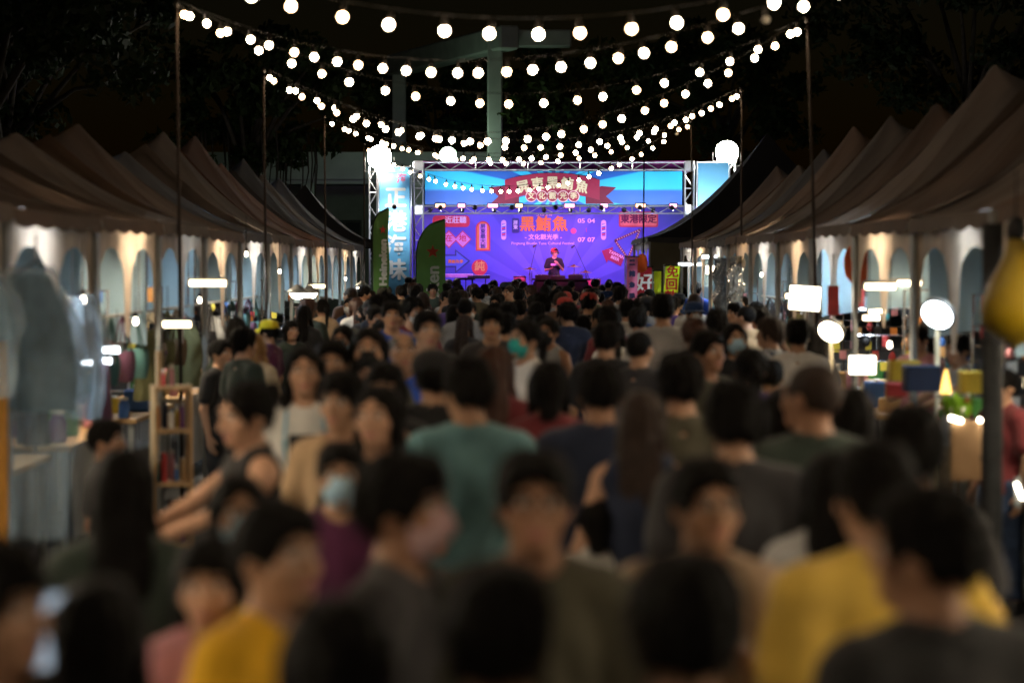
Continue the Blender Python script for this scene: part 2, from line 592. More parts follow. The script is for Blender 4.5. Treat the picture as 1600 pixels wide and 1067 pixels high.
    PROTO[key] = dict(body=me, shirt=shirt, trousers=tr, Rm=Rm, o=o)

def hair_field(style):
    """hair in head space (origin between the eyes' height and the head's centre, face to -Y)"""
    xs = axis(-.19, .19, .0075, [], .0075); ys = axis(-.17, .23, .0075, [], .0075)
    zlo = -.62 if style in ('long', 'longbrown', 'pony') else -.26
    zs = axis(zlo, .20, .0085, [], .0085)
    X = xs[:, None, None]; Y = ys[None, :, None]; Z = zs[None, None, :]
    ax = np.abs(X)
    th = {'crop': .007, 'short': .012, 'thick': .018, 'curly': .023, 'bald': .004, 'cap': .010, 'bob': .015}.get(style, .012)
    D = ell_d(X, Y, Z, (0, .022, .012 + th * .25), (.076 + th, .095 + th, .086 + th * 1.25))
    if style in ('thick', 'curly', 'short'):
        D = smin(D, ell_d(X, Y, Z, (0, -.005, .065), (.072 + th * .5, .088 + th * .3, .045 + th)), .03)
    face = ell_d(X, Y, Z, (0, -.105, -.035), (.078, .088, .098 if style not in ('thick', 'bob', 'long') else .082))
    D = smax(D, -face, .012)
    low = -.040 - .03 * np.clip((Y - .02) / .08, 0, 1) - .02 * np.clip((ax - .03) / .04, 0, 1) * (Y < .0)
    if style in ('bob',): low = low - .075
    if style in ('crop', 'short', 'thick', 'curly', 'cap', 'bald', 'bun', 'pony'):
        D = smax(D, (low - Z).astype(np.float64) + 0 * D, .012)
        ear = ell_d(X, Y, Z, (0, .0, -.05), (.12, .035, .050))
        D = smax(D, -ear, .012)
    if style == 'bald':
        D = smax(D, -ell_d(X, Y, Z, (0, -.02, .12), (.066, .085, .075)), .01)
    if style in ('long', 'longbrown'):
        back = ell_d(X, Y, Z, (0, .080, -.20), (.088, .045, .30))
        sl = np.minimum(seg_d(X, Y, Z, (-.074, .0, .02), (-.088, -.045, -.34), .022, .026), seg_d(X, Y, Z, (.074, .0, .02), (.092, -.03, -.38), .022, .024))
        D = smin(D, smin(back, sl, .03), .03)
        D = smax(D, -ell_d(X, Y, Z, (0, -.10, -.05), (.070, .085, .12)), .012)
        D = smax(D, (-.46 + .03 * np.sin(40 * X) - Z) + 0 * D, .02)
    if style == 'bob':
        D = smin(D, np.minimum(seg_d(X, Y, Z, (-.076, .02, .0), (-.078, .0, -.11), .025, .022), seg_d(X, Y, Z, (.076, .02, .0), (.080, .0, -.12), .025, .022)), .03)
        D = smin(D, seg_d(X, Y, Z, (0, .075, 0), (0, .085, -.11), .060, .05), .03)
    if style == 'pony':
        D = smin(D, seg_d(X, Y, Z, (0, .115, .02), (0, .165, -.03), .026, .030), .015)
        D = smin(D, seg_d(X, Y, Z, (0, .165, -.03), (0, .150, -.26), .034, .012), .02)
    if style == 'bun':
        D = smin(D, ell_d(X, Y, Z, (0, .135, .045), (.046, .042, .044)), .012)
    if style == 'cap':
        D = smax(D, -0.0 * D + (.055 - Z), .01) if False else D
    fr = {'curly': (.0085, 62), 'thick': (.0065, 48), 'crop': (.0018, 80), 'bald': (.001, 80)}.get(style, (.0048, 52))
    D = D + fr[0] * (np.sin(fr[1] * X + 13 * Z + 2 * np.sin(37 * Y)) * np.sin(fr[1] * .9 * Y + 17 * Z) + .6 * np.sin(110 * X + 70 * Y))
    V, Q = nets(D.astype(np.float32), xs, ys, zs)
    # loose locks that break the outline
    rs = np.random.RandomState(len(style) * 17 + 3)
    e1, e2 = V[Q[:, 1]] - V[Q[:, 0]], V[Q[:, 2]] - V[Q[:, 0]]
    N = np.cross(e1, e2); N /= np.linalg.norm(N, axis=1)[:, None] + 1e-9
    C = V[Q].mean(1)
    if ((C - C.mean(0)) * N).sum() < 0: N = -N
    n = {'bald': 40, 'crop': 220}.get(style, 620)
    pick = rs.choice(len(C), n)
    c, nn = C[pick] - N[pick] * .004, N[pick]
    dn = np.array((0, .25, -1.0)) + rs.normal(size=(n, 3)) * .45
    dn -= nn * (dn * nn).sum(1)[:, None]; dn /= np.linalg.norm(dn, axis=1)[:, None] + 1e-9
    ln = rs.uniform(.018, .046, n)[:, None] * {'bald': .4, 'crop': .45, 'short': .8}.get(style, 1.0)
    lift = rs.uniform(.10, .55, n)[:, None]
    d = dn + nn * lift; d /= np.linalg.norm(d, axis=1)[:, None]
    w = np.cross(nn, dn) * rs.uniform(.002, .0045, n)[:, None]
    b0 = len(V)
    V = np.concatenate([V, c - w, c + w, c + w * .4 + d * ln, c - w * .4 + d * ln])
    i = np.arange(n)
    Q = np.concatenate([Q, np.stack([b0 + i, b0 + n + i, b0 + 2 * n + i, b0 + 3 * n + i], 1)])
    return np_mesh('hair', V, Q)

HAIR = {}
def get_hair(style):
    if style not in HAIR:
        HAIR[style] = hair_field(style)
    return HAIR[style]

def cap_mesh():
    m = MB()
    m.lathe([(.104, .035), (.106, .05), (.103, .075), (.090, .105), (.060, .124), (.02, .131), (.006, .133)], 20, (0, .02, 0))
    def brim(u, v):
        a = (u - .5) * R(130)
        r = .098 + v * .075 * math.cos(a * 1.1) ** .5 if abs(a) < 1.4 else .1
        return (math.sin(a) * r, .02 - math.cos(a) * r, .040 - v * .018 - .03 * (u - .5) ** 2 * 4 * v)
    m.grid(brim, 14, 4)
    m.grid(lambda u, v: (lambda p: (p[0], p[1], p[2] - .004))(brim(1 - u, v)), 14, 4)
    return m.mesh('cap', True)

def mask_mesh():
    xs = axis(-.10, .10, .006, [], .006); ys = axis(-.14, .06, .006, [], .006); zs = axis(-.14, .02, .006, [], .006)
    X = xs[:, None, None]; Y = ys[None, :, None]; Z = zs[None, None, :]
    D = ell_d(X, Y, Z, (0, -.026, -.050), (.068, .080, .078))
    D = smin(D, seg_d(X, Y, Z, (0, -.095, -.01), (0, -.108, -.045), .012, .018), .03)
    D = smax(D, -ell_d(X, Y, Z, (0, -.020, -.050), (.062, .072, .074)), .004)
    D = smax(D, np.maximum(Z + .014 - .012 * np.cos(X * 30), np.maximum(-.118 - Z, Y + .030)) + 0 * D, .006)
    D = D + .0015 * np.sin(180 * Z)
    V, Q = nets(D.astype(np.float32), xs, ys, zs)
    return np_mesh('face_mask', V, Q)

def glasses_mesh():
    m = MB()
    for sd in (-1, 1):
        c = (sd * .034, -.106, .002)
        m.tube([(c[0] + .024 * math.cos(t), c[1] + .004 * abs(math.cos(t)), c[2] + .018 * math.sin(t)) for t in [i * math.pi / 9 for i in range(19)]], .0024, 6, False)
        m.tube([(sd * .058, -.102, .008), (sd * .080, -.06, .008), (sd * .083, .01, .004), (sd * .082, .03, -.012)], .0022, 6)
    m.tube([(-.010, -.106, .006), (0, -.110, .009), (.010, -.106, .006)], .0022, 6)
    return m.mesh('glasses', True)

make_proto('m', yaw=0.0)
make_proto('ml', yaw=R(-28), pitch=R(6), larm=DOWN_L, rarm=FWD_R, stride=.6)
make_proto('mr', yaw=R(30), larm=FWD_L, rarm=PHONE_R, stride=-.5)
make_proto('mup', rarm=UP_R, pitch=R(-4), yaw=R(-8))
make_proto('mw', wide=.8, yaw=R(8), larm=HIP_L)
make_proto('mwr', wide=.35, yaw=R(32), stride=.4)
make_proto('f', fem=1.0, yaw=R(0), rarm=FWD_R)
make_proto('fl', fem=1.0, yaw=R(-24), pitch=R(8), larm=FWD_L, rarm=PHONE_R)
make_proto('fr', fem=1.0, yaw=R(26), larm=DOWN_L, stride=.5, sleeve=.45)
make_proto('freach', fem=1.0, yaw=R(10), pitch=R(10), larm=REACH_L, rarm=REACH_R, sleeve=0)
make_proto('ftank', fem=1.0, yaw=R(-6), sleeve=0)
make_proto('fmouth', fem=1.0, yaw=R(-16), pitch=R(6), rarm=MOUTH_R)
make_proto('mlong', long=True, yaw=R(-14), larm=FWD_L)
MASK_ME, GLASS_ME, CAP_ME = mask_mesh(), glasses_mesh(), cap_mesh()

SKINS = [mat('skin_light', (.54, .31, .20), .5, .08, 9), mat('skin_tan', (.44, .25, .155), .5, .08, 9), mat('skin_brown', (.36, .19, .115), .5, .08, 9)]
EYE = mat('eye_white', (.65, .62, .58), .3, .05)
DARK = mat('eye_dark', (.015, .012, .01), .4, .1)
LIPS = mat('lips', (.40, .16, .13), .45, .1)
SHOE = mat('shoe_leather', (.05, .05, .055), .6, .3)
HAIRM = {'black': mat('hair_black', (.006, .005, .0045), .55, .6, 70, .9, 150, spec=.09), 'brown': mat('hair_brown', (.03, .016, .010), .5, .6, 70, .9, 150, spec=.28),
         'red': mat('hair_reddish', (.055, .022, .013), .45, .5, 90), 'blond': mat('hair_dyed_blond', (.30, .16, .055), .45, .4, 90), 'grey': mat('hair_grey', (.10, .09, .08), .5, .5, 90)}
SHIRT = {k: mat('cloth_' + k, c, .85, .16, 7, .25, 260, sheen=.15) for k, c in dict(
    black=(.014, .014, .015), charcoal=(.035, .034, .037), darkgreen=(.03, .045, .035), olive=(.075, .07, .045), navy=(.018, .026, .055), darkblue=(.02, .05, .14), blue=(.03, .10, .55), teal=(.14, .29, .32),
    white=(.72, .70, .66), offwhite=(.55, .52, .46), grey=(.30, .31, .32), lightgrey=(.42, .42, .42), tan=(.45, .30, .17), beige=(.46, .33, .22), mustard=(.80, .43, .012), yellow=(.66, .43, .07), brightyellow=(.75, .60, .02),
    maroon=(.16, .025, .03), plum=(.10, .018, .065), magenta=(.45, .03, .22), pink=(.55, .25, .28), purple=(.09, .05, .22), red=(.5, .05, .04), brown=(.12, .06, .035), cream=(.62, .52, .36)).items()}
TROU = [mat('denim_blue', (.03, .05, .10), .85, .25, 20, .2, 200), mat('trousers_black', (.02, .02, .022), .85, .25, 20), mat('trousers_khaki', (.20, .15, .09), .85, .2, 20)]
MASKM = {'blue': mat('mask_blue', (.38, .58, .72), .8, .06), 'black': mat('mask_black', (.015, .015, .016), .8, .1), 'teal': mat('mask_teal', (.03, .40, .38), .8, .08), 'pink': mat('mask_pink', (.60, .40, .42), .8, .08), 'white': mat('mask_white', (.7, .72, .72), .8, .05)}
PRINT_DARK = mat('screen_print_black', (.02, .02, .022), .7)
PRINT_RED = mat('screen_print_red', (.6, .08, .03), .7)
LANYARD = mat('lanyard_blue', (.15, .45, .65), .6)
PEOPLE = []

def person(x, y, h, face, proto, hair, shirt, label, hcol='black', skin=None, mask=None, glasses=False, cap=None, group=None, z=0.0):
    """a standing figure at (x, y); face is the heading in degrees: 0 towards the camera, 180 away, 90 to the right"""
    p = PROTO[proto]
    k = h / 1.722
    sk = SKINS[skin if skin is not None else random.choice((0, 1, 1, 2))]
    b = bpy.data.objects.new('person', p['body'])
    COL.objects.link(b)
    for i, m in enumerate((sk, EYE, DARK, LIPS, SHOE)):
        b.material_slots[i].link = 'OBJECT'; b.material_slots[i].material = m
    b.location = (x, y, z)
    b.scale = (k, k, k)
    b.rotation_euler = (0, 0, R(face))
    link('shirt', p['shirt'], SHIRT[shirt], b)
    link('trousers', p['trousers'], random.choice(TROU), b)
    er = Matrix([list(r) for r in p['Rm']]).to_euler()
    def onhead(nm, me, mt):
        o = link(nm, me, mt, b, tuple(p['o']))
        o.rotation_euler = er
        return o
    onhead('hair', get_hair(hair), HAIRM[hcol])
    if mask: onhead('face_mask', MASK_ME, MASKM[mask])
    if glasses: onhead('glasses', GLASS_ME, DARK)
    if cap: onhead('cap', CAP_ME, SHIRT[cap])
    tag(b, label, 'person', group)
    PEOPLE.append((x, y))
    return b
# ------------------------------------------------------------------ ground
ASPH = mat('asphalt', (.05, .05, .052), .85, .35, 3.0, .5, 40)
g_ = MB()
g_.grid(lambda u, v: (-300 + 600 * u, -60 + 660 * v, 0.0), 8, 8)
tag(g_.build('ground', ASPH), kind='structure')

# ------------------------------------------------------------------ building behind the stage
CONC = mat('concrete_pale', (.42, .45, .42), .85, .14, 1.3, .2, 12)
CONC2 = mat('wall_grey', (.20, .21, .20), .9, .2, 1.1)
WINF = mat('window_frame_dark', (.03, .035, .035), .5)
GLASS = mat('window_glass', (.02, .03, .035), .08, .1, spec=.6)
STEEL = mat('rail_steel', (.35, .37, .36), .4, .1, metal=.8)
bld = empty('concrete_building', (-5.5, 92, 0))
def bpart(name, c, s, m=CONC):
    return MB().box((c[0] + 5.5, c[1] - 92, c[2]), s).build(name, m, bld)
bpart('wall', (-7.2, 94.5, 2.6), (12.0, .4, 5.2), CONC2)
bpart('parapet', (-7.2, 91.8, 5.75), (12.6, .35, 1.05))
bpart('slab', (-7.2, 93.2, 5.18), (12.4, 2.6, .22))
for x in (-12.6, -9.7, -7.75, -3.6, -1.35):
    bpart('column', (x, 91.9, 2.55), (.5, .5, 5.08))
for x in (-11.2, -8.7, -6.5, -4.9, -2.5):
    w = bpart('window', (x, 94.22, 2.9), (1.3, .10, 1.7), WINF)
    for sx in (-1, 1):
        MB().box((x + 5.5 + sx * .31, 94.155 - 92, 2.9), (.54, .03, 1.5)).build('pane', GLASS, w)
bpart('pillar', (-.62, 88, 5.2), (.55, .7, 10.4))
bpart('pillar', (-4.6, 99, 5.2), (.55, .7, 10.4))
bm_ = MB().box((-2.45 + 5.5, 93.2 - 92, 10.15), (.75, 13.5, .85), rz=R(20.5)); bm_.build('roof_beam', CONC, bld)
bpart('roof_beam', (.9, 88.05, 10.2), (2.5, .62, .62))
bpart('floor_beam', (-.62, 89.2, 6.3), (.5, 1.6, .5))
for i in range(3):
    MB().tube([(-10.8 + 5.5, -.9 + i * .02, 3.6 + i * .35), (-6.9 + 5.5, -.9 + i * .02, 1.6 + i * .35)], .03, 6).build('handrail', STEEL, bld)
tag(bld, 'pale concrete building with tall pillar and roof beam behind the stage', 'building')

# ------------------------------------------------------------------ trees
BARK = mat('bark', (.05, .042, .033), .95, .3, 7, .8, 14)
LEAFS = [mat('leaf_green', (.032, .055, .015), .6, .35, 1.5, trans=.3), mat('leaf_deep_green', (.018, .032, .011), .6, .35, 1.5, trans=.25), mat('leaf_yellow_green', (.07, .10, .026), .6, .3, 1.5, trans=.35)]

def tree(x, y, th, cr, label, leaf=0, n=5200, roots=False, lean=0.0, seed=0, size=.16, cat='tree'):
    rs = np.random.RandomState(seed + 5)
    t = empty('shade_tree', (x, y, 0))
    m = MB()
    cz = th + cr[2] * .75
    nst = 4 if roots else 1
    for s in range(nst):
        ox, oy = (rs.uniform(-.7, .7), rs.uniform(-.5, .5)) if nst > 1 else (0, 0)
        m.tube([(ox, oy, -.1), (ox * .9 + .1, oy, th * .35), (ox * .7 + lean * .5, oy * .7, th * .75), (ox * .5 + lean, oy * .5, th * 1.15)], [.30, .22, .19, .13], 9)
    tips = []
    for b in range(11):
        a = b * 2.4 + rs.uniform(-.3, .3)
        q = np.array((lean + math.cos(a) * cr[0] * rs.uniform(.45, .8), math.sin(a) * cr[1] * rs.uniform(.45, .8), cz + cr[2] * rs.uniform(-.45, .6)))
        mid = (np.array((lean, 0, th * 1.0)) + q) / 2 + np.array((0, 0, .25))
        m.tube([(lean * .9, 0, th * rs.uniform(.8, 1.1)), mid, q], [.11, .06, .025], 6)
        tips.append(q)
    if roots:
        for b in range(26):
            a = rs.uniform(0, 6.28); r = rs.uniform(.3, 1.0) * cr[0] * .7
            z0 = cz - cr[2] * .4
            x0, y0 = lean + math.cos(a) * r, math.sin(a) * r * .6
            m.tube([(x0, y0, z0), (x0 + .06, y0, z0 - rs.uniform(.6, 1.6)), (x0 + rs.uniform(-.1, .1), y0, z0 - rs.uniform(1.7, 3.6))], [.035, .025, .008], 5)
    m.build('trunk', BARK, t, True)
    # leaves in clumps: round sprays on an uneven crown, open between the clumps
    nc = 46
    cc = []
    for i in range(nc):
        u = rs.normal(size=3); u /= np.linalg.norm(u)
        r = rs.uniform(.45, 1.02)
        cc.append(np.array((lean, 0, cz)) + u * r * np.array(cr))
    cc = np.array(cc + tips)
    rad = rs.uniform(.10, .24, len(cc)) * (cr[0] + cr[2]) / 2
    ci = rs.randint(0, len(cc), n)
    off = rs.normal(size=(n, 3)); off /= np.linalg.norm(off, axis=1)[:, None]
    pos = cc[ci] + off * (rad[ci] * rs.uniform(.2, 1.1, n) ** .6)[:, None] * np.array((1.15, 1.15, .75))
    d1 = rs.normal(size=(n, 3)); d1 /= np.linalg.norm(d1, axis=1)[:, None]
    nn = rs.normal(size=(n, 3)); d2 = np.cross(d1, nn); d2 /= np.linalg.norm(d2, axis=1)[:, None]
    sz = rs.uniform(.6, 1.3, n)[:, None] * size
    V = np.stack([pos - d1 * sz, pos + d2 * sz * .42, pos + d1 * sz, pos - d2 * sz * .42], 1).reshape(-1, 3)
    Q = np.arange(4 * n).reshape(n, 4)
    link('crown', np_mesh('crown', V, Q, False), LEAFS[leaf], t)
    tag(t, label, cat, 'trees around the market')
    return t

tree(-8.6, 74, 5.2, (3.6, 3.2, 2.4), 'banyan with hanging aerial roots left of the stage', 0, 8000, True, 0.6, 1)
tree(-3.6, 101, 7.0, (4.0, 3.0, 2.3), 'dark tree behind the concrete pillar', 0, 7000, False, .5, 2)
tree(-12.5, 60, 5.6, (5.0, 4.0, 3.2), 'broad dark tree above the left-hand tents', 1, 8000, False, 0, 3)
tree(-9.0, 43, 5.4, (3.9, 3.5, 2.6), 'dark tree at the upper left nearest the camera', 1, 9000, False, -.4, 4, .13)
tree(2.9, 89, 6.0, (3.6, 2.5, 2.5), 'leafy tree right behind the stage header', 2, 7000, False, 0, 5, .17)
tree(7.6, 87, 6.4, (3.8, 3.0, 2.8), 'leafy green tree behind the right side of the stage', 0, 8000, False, 0, 6, .17)
tree(13.5, 72, 7.0, (5.0, 4.0, 3.6), 'tall dark tree over the right-hand tents', 1, 7000, False, 0, 7)
tree(.2, 96, 6.4, (3.0, 2.5, 2.4), 'small tree between the concrete pillar and the stage top', 0, 6000, False, 0, 8)

# ------------------------------------------------------------------ market tents along both sides
EDGE = 2.9          # street edge of the tents
EAVE, PEAK = 2.42, 3.62
ROOFM = [mat('canvas_brown', (.095, .060, .042), .85, .2, 1.6, .4, 9, trans=.12), mat('canvas_grey_brown', (.11, .085, .07), .85, .2, 1.6, .4, 9, trans=.12),
         mat('canvas_rust', (.11, .055, .038), .85, .2, 1.6, .4, 9, trans=.12), mat('canvas_slate', (.06, .06, .066), .85, .2, 1.6, .4, 9, trans=.12)]
VAL = mat('valance_white', (.42, .34, .27), .6, .25, 3, .4, 22, trans=.22)
CURT = mat('curtain_blue_grey', (.28, .41, .50), .7, .12, 3, .3, 20, trans=.25)
POST = mat('post_grey_paint', (.28, .30, .30), .45, .15, 8, metal=.4)

def roof_h(u, v, w, l, eave, peak, gable=False):
    a, b = abs(u - w / 2) / (w / 2), abs(v - l / 2) / (l / 2)
    if gable:                      # ridge that only dips between the peaks, so that the roofs run into each other
        t = 1 - a
        return eave + (peak - eave) * (.26 * t + .74 * t ** 1.7) * (1 - .17 * b ** 1.3 * min(1, t * 3))
    t = 1 - max(a, b)
    return eave + (peak - eave) * (.22 * t + .78 * t ** 1.9)

def make_tent(side, w=3.0, l=3.0, eave=EAVE, peak=PEAK, roofm=ROOFM[0], arches=2, seed=0, curtain=True, wall=None, lift=0.0):
    """tent with its street edge at local u=0; side=-1 left of the street, +1 right"""
    rs = np.random.RandomState(seed)
    t = empty('market_tent')
    ph = rs.uniform(0, 6, 4)
    def Pt(u, v, z): return (side * u, v, z)
    def up(u): return lift * max(0.0, (u - w / 2) / (w / 2))
    # four roof panels, each a sagging triangle
    for k in range(4):
        def fn(a, b, k=k):
            r = max(.002, 1 - a)           # 1 at the eave .. 0 at the peak
            q = (b - .5) * 2 * r
            if k == 0: u, v = w / 2 - r * w / 2, l / 2 + q * l / 2
            elif k == 1: u, v = w / 2 + r * w / 2, l / 2 - q * l / 2
            elif k == 2: u, v = w / 2 - q * w / 2, l / 2 - r * l / 2
            else: u, v = w / 2 + q * w / 2, l / 2 + r * l / 2
            z = roof_h(u, v, w, l, eave, peak, lift > 0) + up(u)
            z -= .05 * math.sin(math.pi * b) * math.sin(math.pi * min(1, a + .1)) + (.014 * math.sin(9 * b + 5 * a + ph[k]) + .010 * math.sin(23 * b + ph[k]) + .006 * math.sin(41 * b + 3 * a)) * (1 - a)
            return Pt(u, v, z)
        m = MB().grid(fn, 12, 26)
        m.build('roof_panel', roofm, t, True)
    # short flap along the roof's edge
    fl = MB()
    ring = [(0, 0), (w, 0), (w, l), (0, l), (0, 0)]
    for i in range(4):
        (u0, v0), (u1, v1) = ring[i], ring[i + 1]
        nrm = ((v1 - v0) / 3 * .012, -(u1 - u0) / 3 * .012)
        fl.grid(lambda a, b, u0=u0, v0=v0, u1=u1, v1=v1, nrm=nrm: Pt(u0 + (u1 - u0) * a + nrm[0] * (b * 1.5 + .4), v0 + (v1 - v0) * a + nrm[1] * (b * 1.5 + .4), roof_h(u0 + (u1 - u0) * a, v0 + (v1 - v0) * a, w, l, eave, peak, lift > 0) + up(u0 + (u1 - u0) * a) + .004 - b * (.085 + .028 * abs(math.sin(a * math.pi * 5)))), 30, 2)
    fl.build('roof_flap', roofm, t, True)
    if lift > 0:      # gable cloth closing the end that faces up the street
        MB().grid(lambda a, b: Pt(.03 + a * (w - .06), .008, (eave - .05) + b * (roof_h(.03 + a * (w - .06), 0, w, l, eave, peak, True) + up(.03 + a * (w - .06)) - .03 - eave + .05)), 24, 3).build('gable_cloth', roofm, t, True)
    # arched front valance
    aw = l / arches
    pl_ = rs.uniform(.34, .66)
    def vf(a, b):
        v = a * l
        q = abs(((v / aw) % 1.0) - .5) * aw         # distance from the middle of the arch
        hw = aw * .37
        zb = (eave - .50) + .29 * math.sqrt(max(0, 1 - (q / hw) ** 2)) if q < hw else eave - .50 - pl_ * min(1, (q - hw) / (aw * .09)) ** .6
        z = eave - .02 - b * (eave - .02 - zb)
        u = .045 + .0030 * math.sin(22 * v + ph[0]) * b + .0015 * math.sin(47 * v) * b
        return Pt(u, v, z)
    MB().grid(vf, 96, 6).build('valance', VAL, t, True)
    # legs, eave bars
    for (u, v) in ((.03, .03), (.03, l - .03), (w - .03, .03), (w - .03, l - .03)):
        MB().box(Pt(u, v, (eave + up(u)) / 2 - .03), (.042, .042, eave + up(u) - .06)).build('leg', POST, t)
    for (c, s) in (((.03, l / 2, eave - .055), (.03, l - .1, .03)), ((w - .03, l / 2, eave - .055), (.03, l - .1, .03)), ((w / 2, .03, eave - .055), (w - .1, .03, .03)), ((w / 2, l - .03, eave - .055), (w - .1, .03, .03))):
        MB().box(Pt(*c), s).build('eave_bar', POST, t)
    MB().tube([Pt(w / 2, l / 2, eave - .2), Pt(w / 2, l / 2, peak - .06)], .02, 8).build('centre_pole', POST, t)
    if curtain:
        b0, b1 = rs.uniform(1.35, 1.75), rs.uniform(1.85, 2.1)
        def cf(a, b):
            u = .12 + a * (w - .16)
            zb = b0 + (b1 - b0) * a
            return Pt(u, l - .09 + .03 * math.sin(17 * u + ph[1]) * b, (eave - .07) - b * (eave - .07 - zb))
        MB().grid(cf, 40, 5).build('side_curtain', CURT, t, True)
        def bf(a, b):
            v = .05 + a * (l - .1)
            return Pt(w - .10 + .03 * math.sin(13 * v + ph[2]) * b, v, (eave - .07) - b * (eave - .07 - 1.5))
        MB().grid(bf, 40, 5).build('back_curtain', CURT, t, True)
    if wall is not None:
        MB().grid(lambda a, b: Pt(.05 + a * (w - .1), .012 + .02 * math.sin(15 * a), eave - .06 - b * 1.0), 30, 4).build('side_wall', wall, t, True)
    return t

TUBE_W = glow('tube_warm_white', (1.0, .82, .58), 150.0)
TUBE_C = glow('tube_cool_white', (.80, .92, 1.0), 140.0)
LAMPH = mat('lamp_housing', (.25, .25, .24), .4, .1, metal=.3)
WIRE = mat('cable_black', (.02, .02, .02), .6)

TUBE_W2 = glow('tube_warm_dim', (1.0, .74, .46), 90.0)
TUBE_C2 = glow('tube_cool_dim', (.76, .90, 1.0), 90.0)

def tube_lamp(x, y, z, ln, warm, label, group=None, along='y', r=.022, cord=.12, tilt=0.0, dim=False):
    t = empty('tube_lamp', (x, y, z), 0 if along == 'y' else R(90))
    t.rotation_euler[0] = tilt
    MB().box((0, 0, .030), (.05, ln + .03, .024)).build('housing', LAMPH, t)
    m = MB(); m.tube([(0, -ln / 2, 0), (0, ln / 2, 0)], r, 10); m.build('tube', (TUBE_W2 if dim else TUBE_W) if warm else (TUBE_C2 if dim else TUBE_C), t, True)
    for s in (-1, 1):
        MB().box((0, s * (ln / 2 + .010), 0), (.046, .022, .046)).build('end_cap', LAMPH, t)
        MB().tube([(0, s * ln * .35, .04), (0, s * ln * .35, .04 + cord)], .004, 5).build('hanger', WIRE, t)
    tag(t, label, 'lamp', group)
    return t

left_rows = [(-1.08 + 3.02 * i) for i in range(16)]
right_rows = [(-.48 + 3.02 * i) for i in range(14)]
left_tone = [1, 0, 0, 1, 1, 0, 0, 1, 0, 3, 1, 2, 2, 3, 1, 3]
right_tone = [0, 1, 1, 0, 0, 1, 0, 1, 0, 1, 0, 3, 1, 0]
ORD = ['nearest', 'second', 'third', 'fourth', 'fifth', 'sixth', 'seventh', 'eighth', 'ninth', 'tenth', 'eleventh', 'twelfth', 'thirteenth', 'fourteenth', 'fifteenth', 'sixteenth']
TONE = ['brown', 'grey-brown', 'rust-red', 'slate-grey']
for side, rows, tones, nm in ((-1, left_rows, left_tone, 'left'), (1, right_rows, right_tone, 'right')):
    for i, y in enumerate(rows):
        t = make_tent(side, lift=.6, roofm=ROOFM[tones[i]], peak=(3.2, 3.2, 3.2, 3.2, 3.2, 3.22, 3.15, 3.25, 3.5, 3.36, 3.75, 3.86, 3.6, 3.8, 3.65, 3.7)[i] if side < 0 else (3.8, 3.8, 3.8, 3.8, 3.8, 3.85, 3.78, 3.9, 3.75, 3.8, 3.85, 3.7, 3.6, 3.7)[i], eave=EAVE + (0, .012, -.01)[i % 3], seed=i * 7 + (50 if side > 0 else 0))
        t.location = (side * EDGE, y, 0)
        tag(t, f'{ORD[i]} {TONE[tones[i]]} tent from the camera in the {nm}-hand row', 'tent', f'tents in the {nm}-hand row')
        warm = (i % 2 == 0)
        tube_lamp(side * (EDGE + .36 + .22 * (i % 3 == 1)), y + 1.5 + (-.5, .3, .55, -.2, .1)[i % 5], EAVE - .17, 1.8 if i < 4 else (1.15, .9, .6)[(i * 2 + (side > 0)) % 3], True if i < 4 else warm, f'{"warm" if warm or i < 4 else "cool"} white tube lamp under the {ORD[i]} tent\'s front edge in the {nm}-hand row', 'tube lamps under the tents', cord=.10, r=.022, dim=i > 3 and (i * 3 + (side > 0)) % 5 == 1)  # unseen tubes of the nearest tents, added long and warm to light front rows

DARKC = mat('canvas_charcoal', (.045, .045, .05), .8, .2, 1.2, .3, 8)
SIDEC = mat('canvas_olive_side', (.12, .11, .075), .8, .15, 2, .3, 10)
bt = make_tent(1, 5.2, 6.0, 2.58, 4.75, DARKC, 4, 99, False, SIDEC)
bt.location = (2.62, 46.6, 0)
tag(bt, 'big dark tent with high swooping roof closing the right row before the stage', 'tent')
tube_lamp(4.6, 49.5, 2.25, 1.2, False, 'cool white tube lamp inside the big dark tent', None, cord=.3)
gt = make_tent(-1, 3.0, 3.0, 2.5, 3.7, DARKC, 2, 98, False)
gt.location = (-2.75, 48.2, 0)
tag(gt, 'small charcoal tent at the stage end of the left row', 'tent')

# ------------------------------------------------------------------ poles and light strings
RUST = mat('rusty_pole', (.035, .024, .018), .7, .3, 9, .3, 30, metal=.2)
BULBS = [glow('bulb_warm', (1.0, .75, .50), 30.0), glow('bulb_bright', (1.0, .80, .56), 42.0), glow('bulb_amber', (1.0, .64, .34), 20.0), mat('bulb_dead', (.5, .45, .38), .2)]
CAPM = mat('bulb_socket', (.03, .025, .02), .5)
PT = 4.36
poles = {'L-2': (-2.84, 2.0), 'R-2': (2.84, 4.2), 'L-1': (-2.84, 7.4), 'R-1': (2.84, 9.2), 'L0': (-3.06, 14.035), 'R0': (3.14, 14.635), 'L1': (-2.86, 20.9), 'R1': (2.84, 22.2), 'L2': (-2.84, 28.0), 'R2': (2.96, 31.2), 'L3': (-2.84, 37.0), 'R3': (2.84, 38.0), 'L4': (-2.78, 45.6), 'R4': (2.5, 46.2)}
TOPS = {}
pn = {'L-2': 'left pole beside the camera', 'R-2': 'right pole beside the camera'}
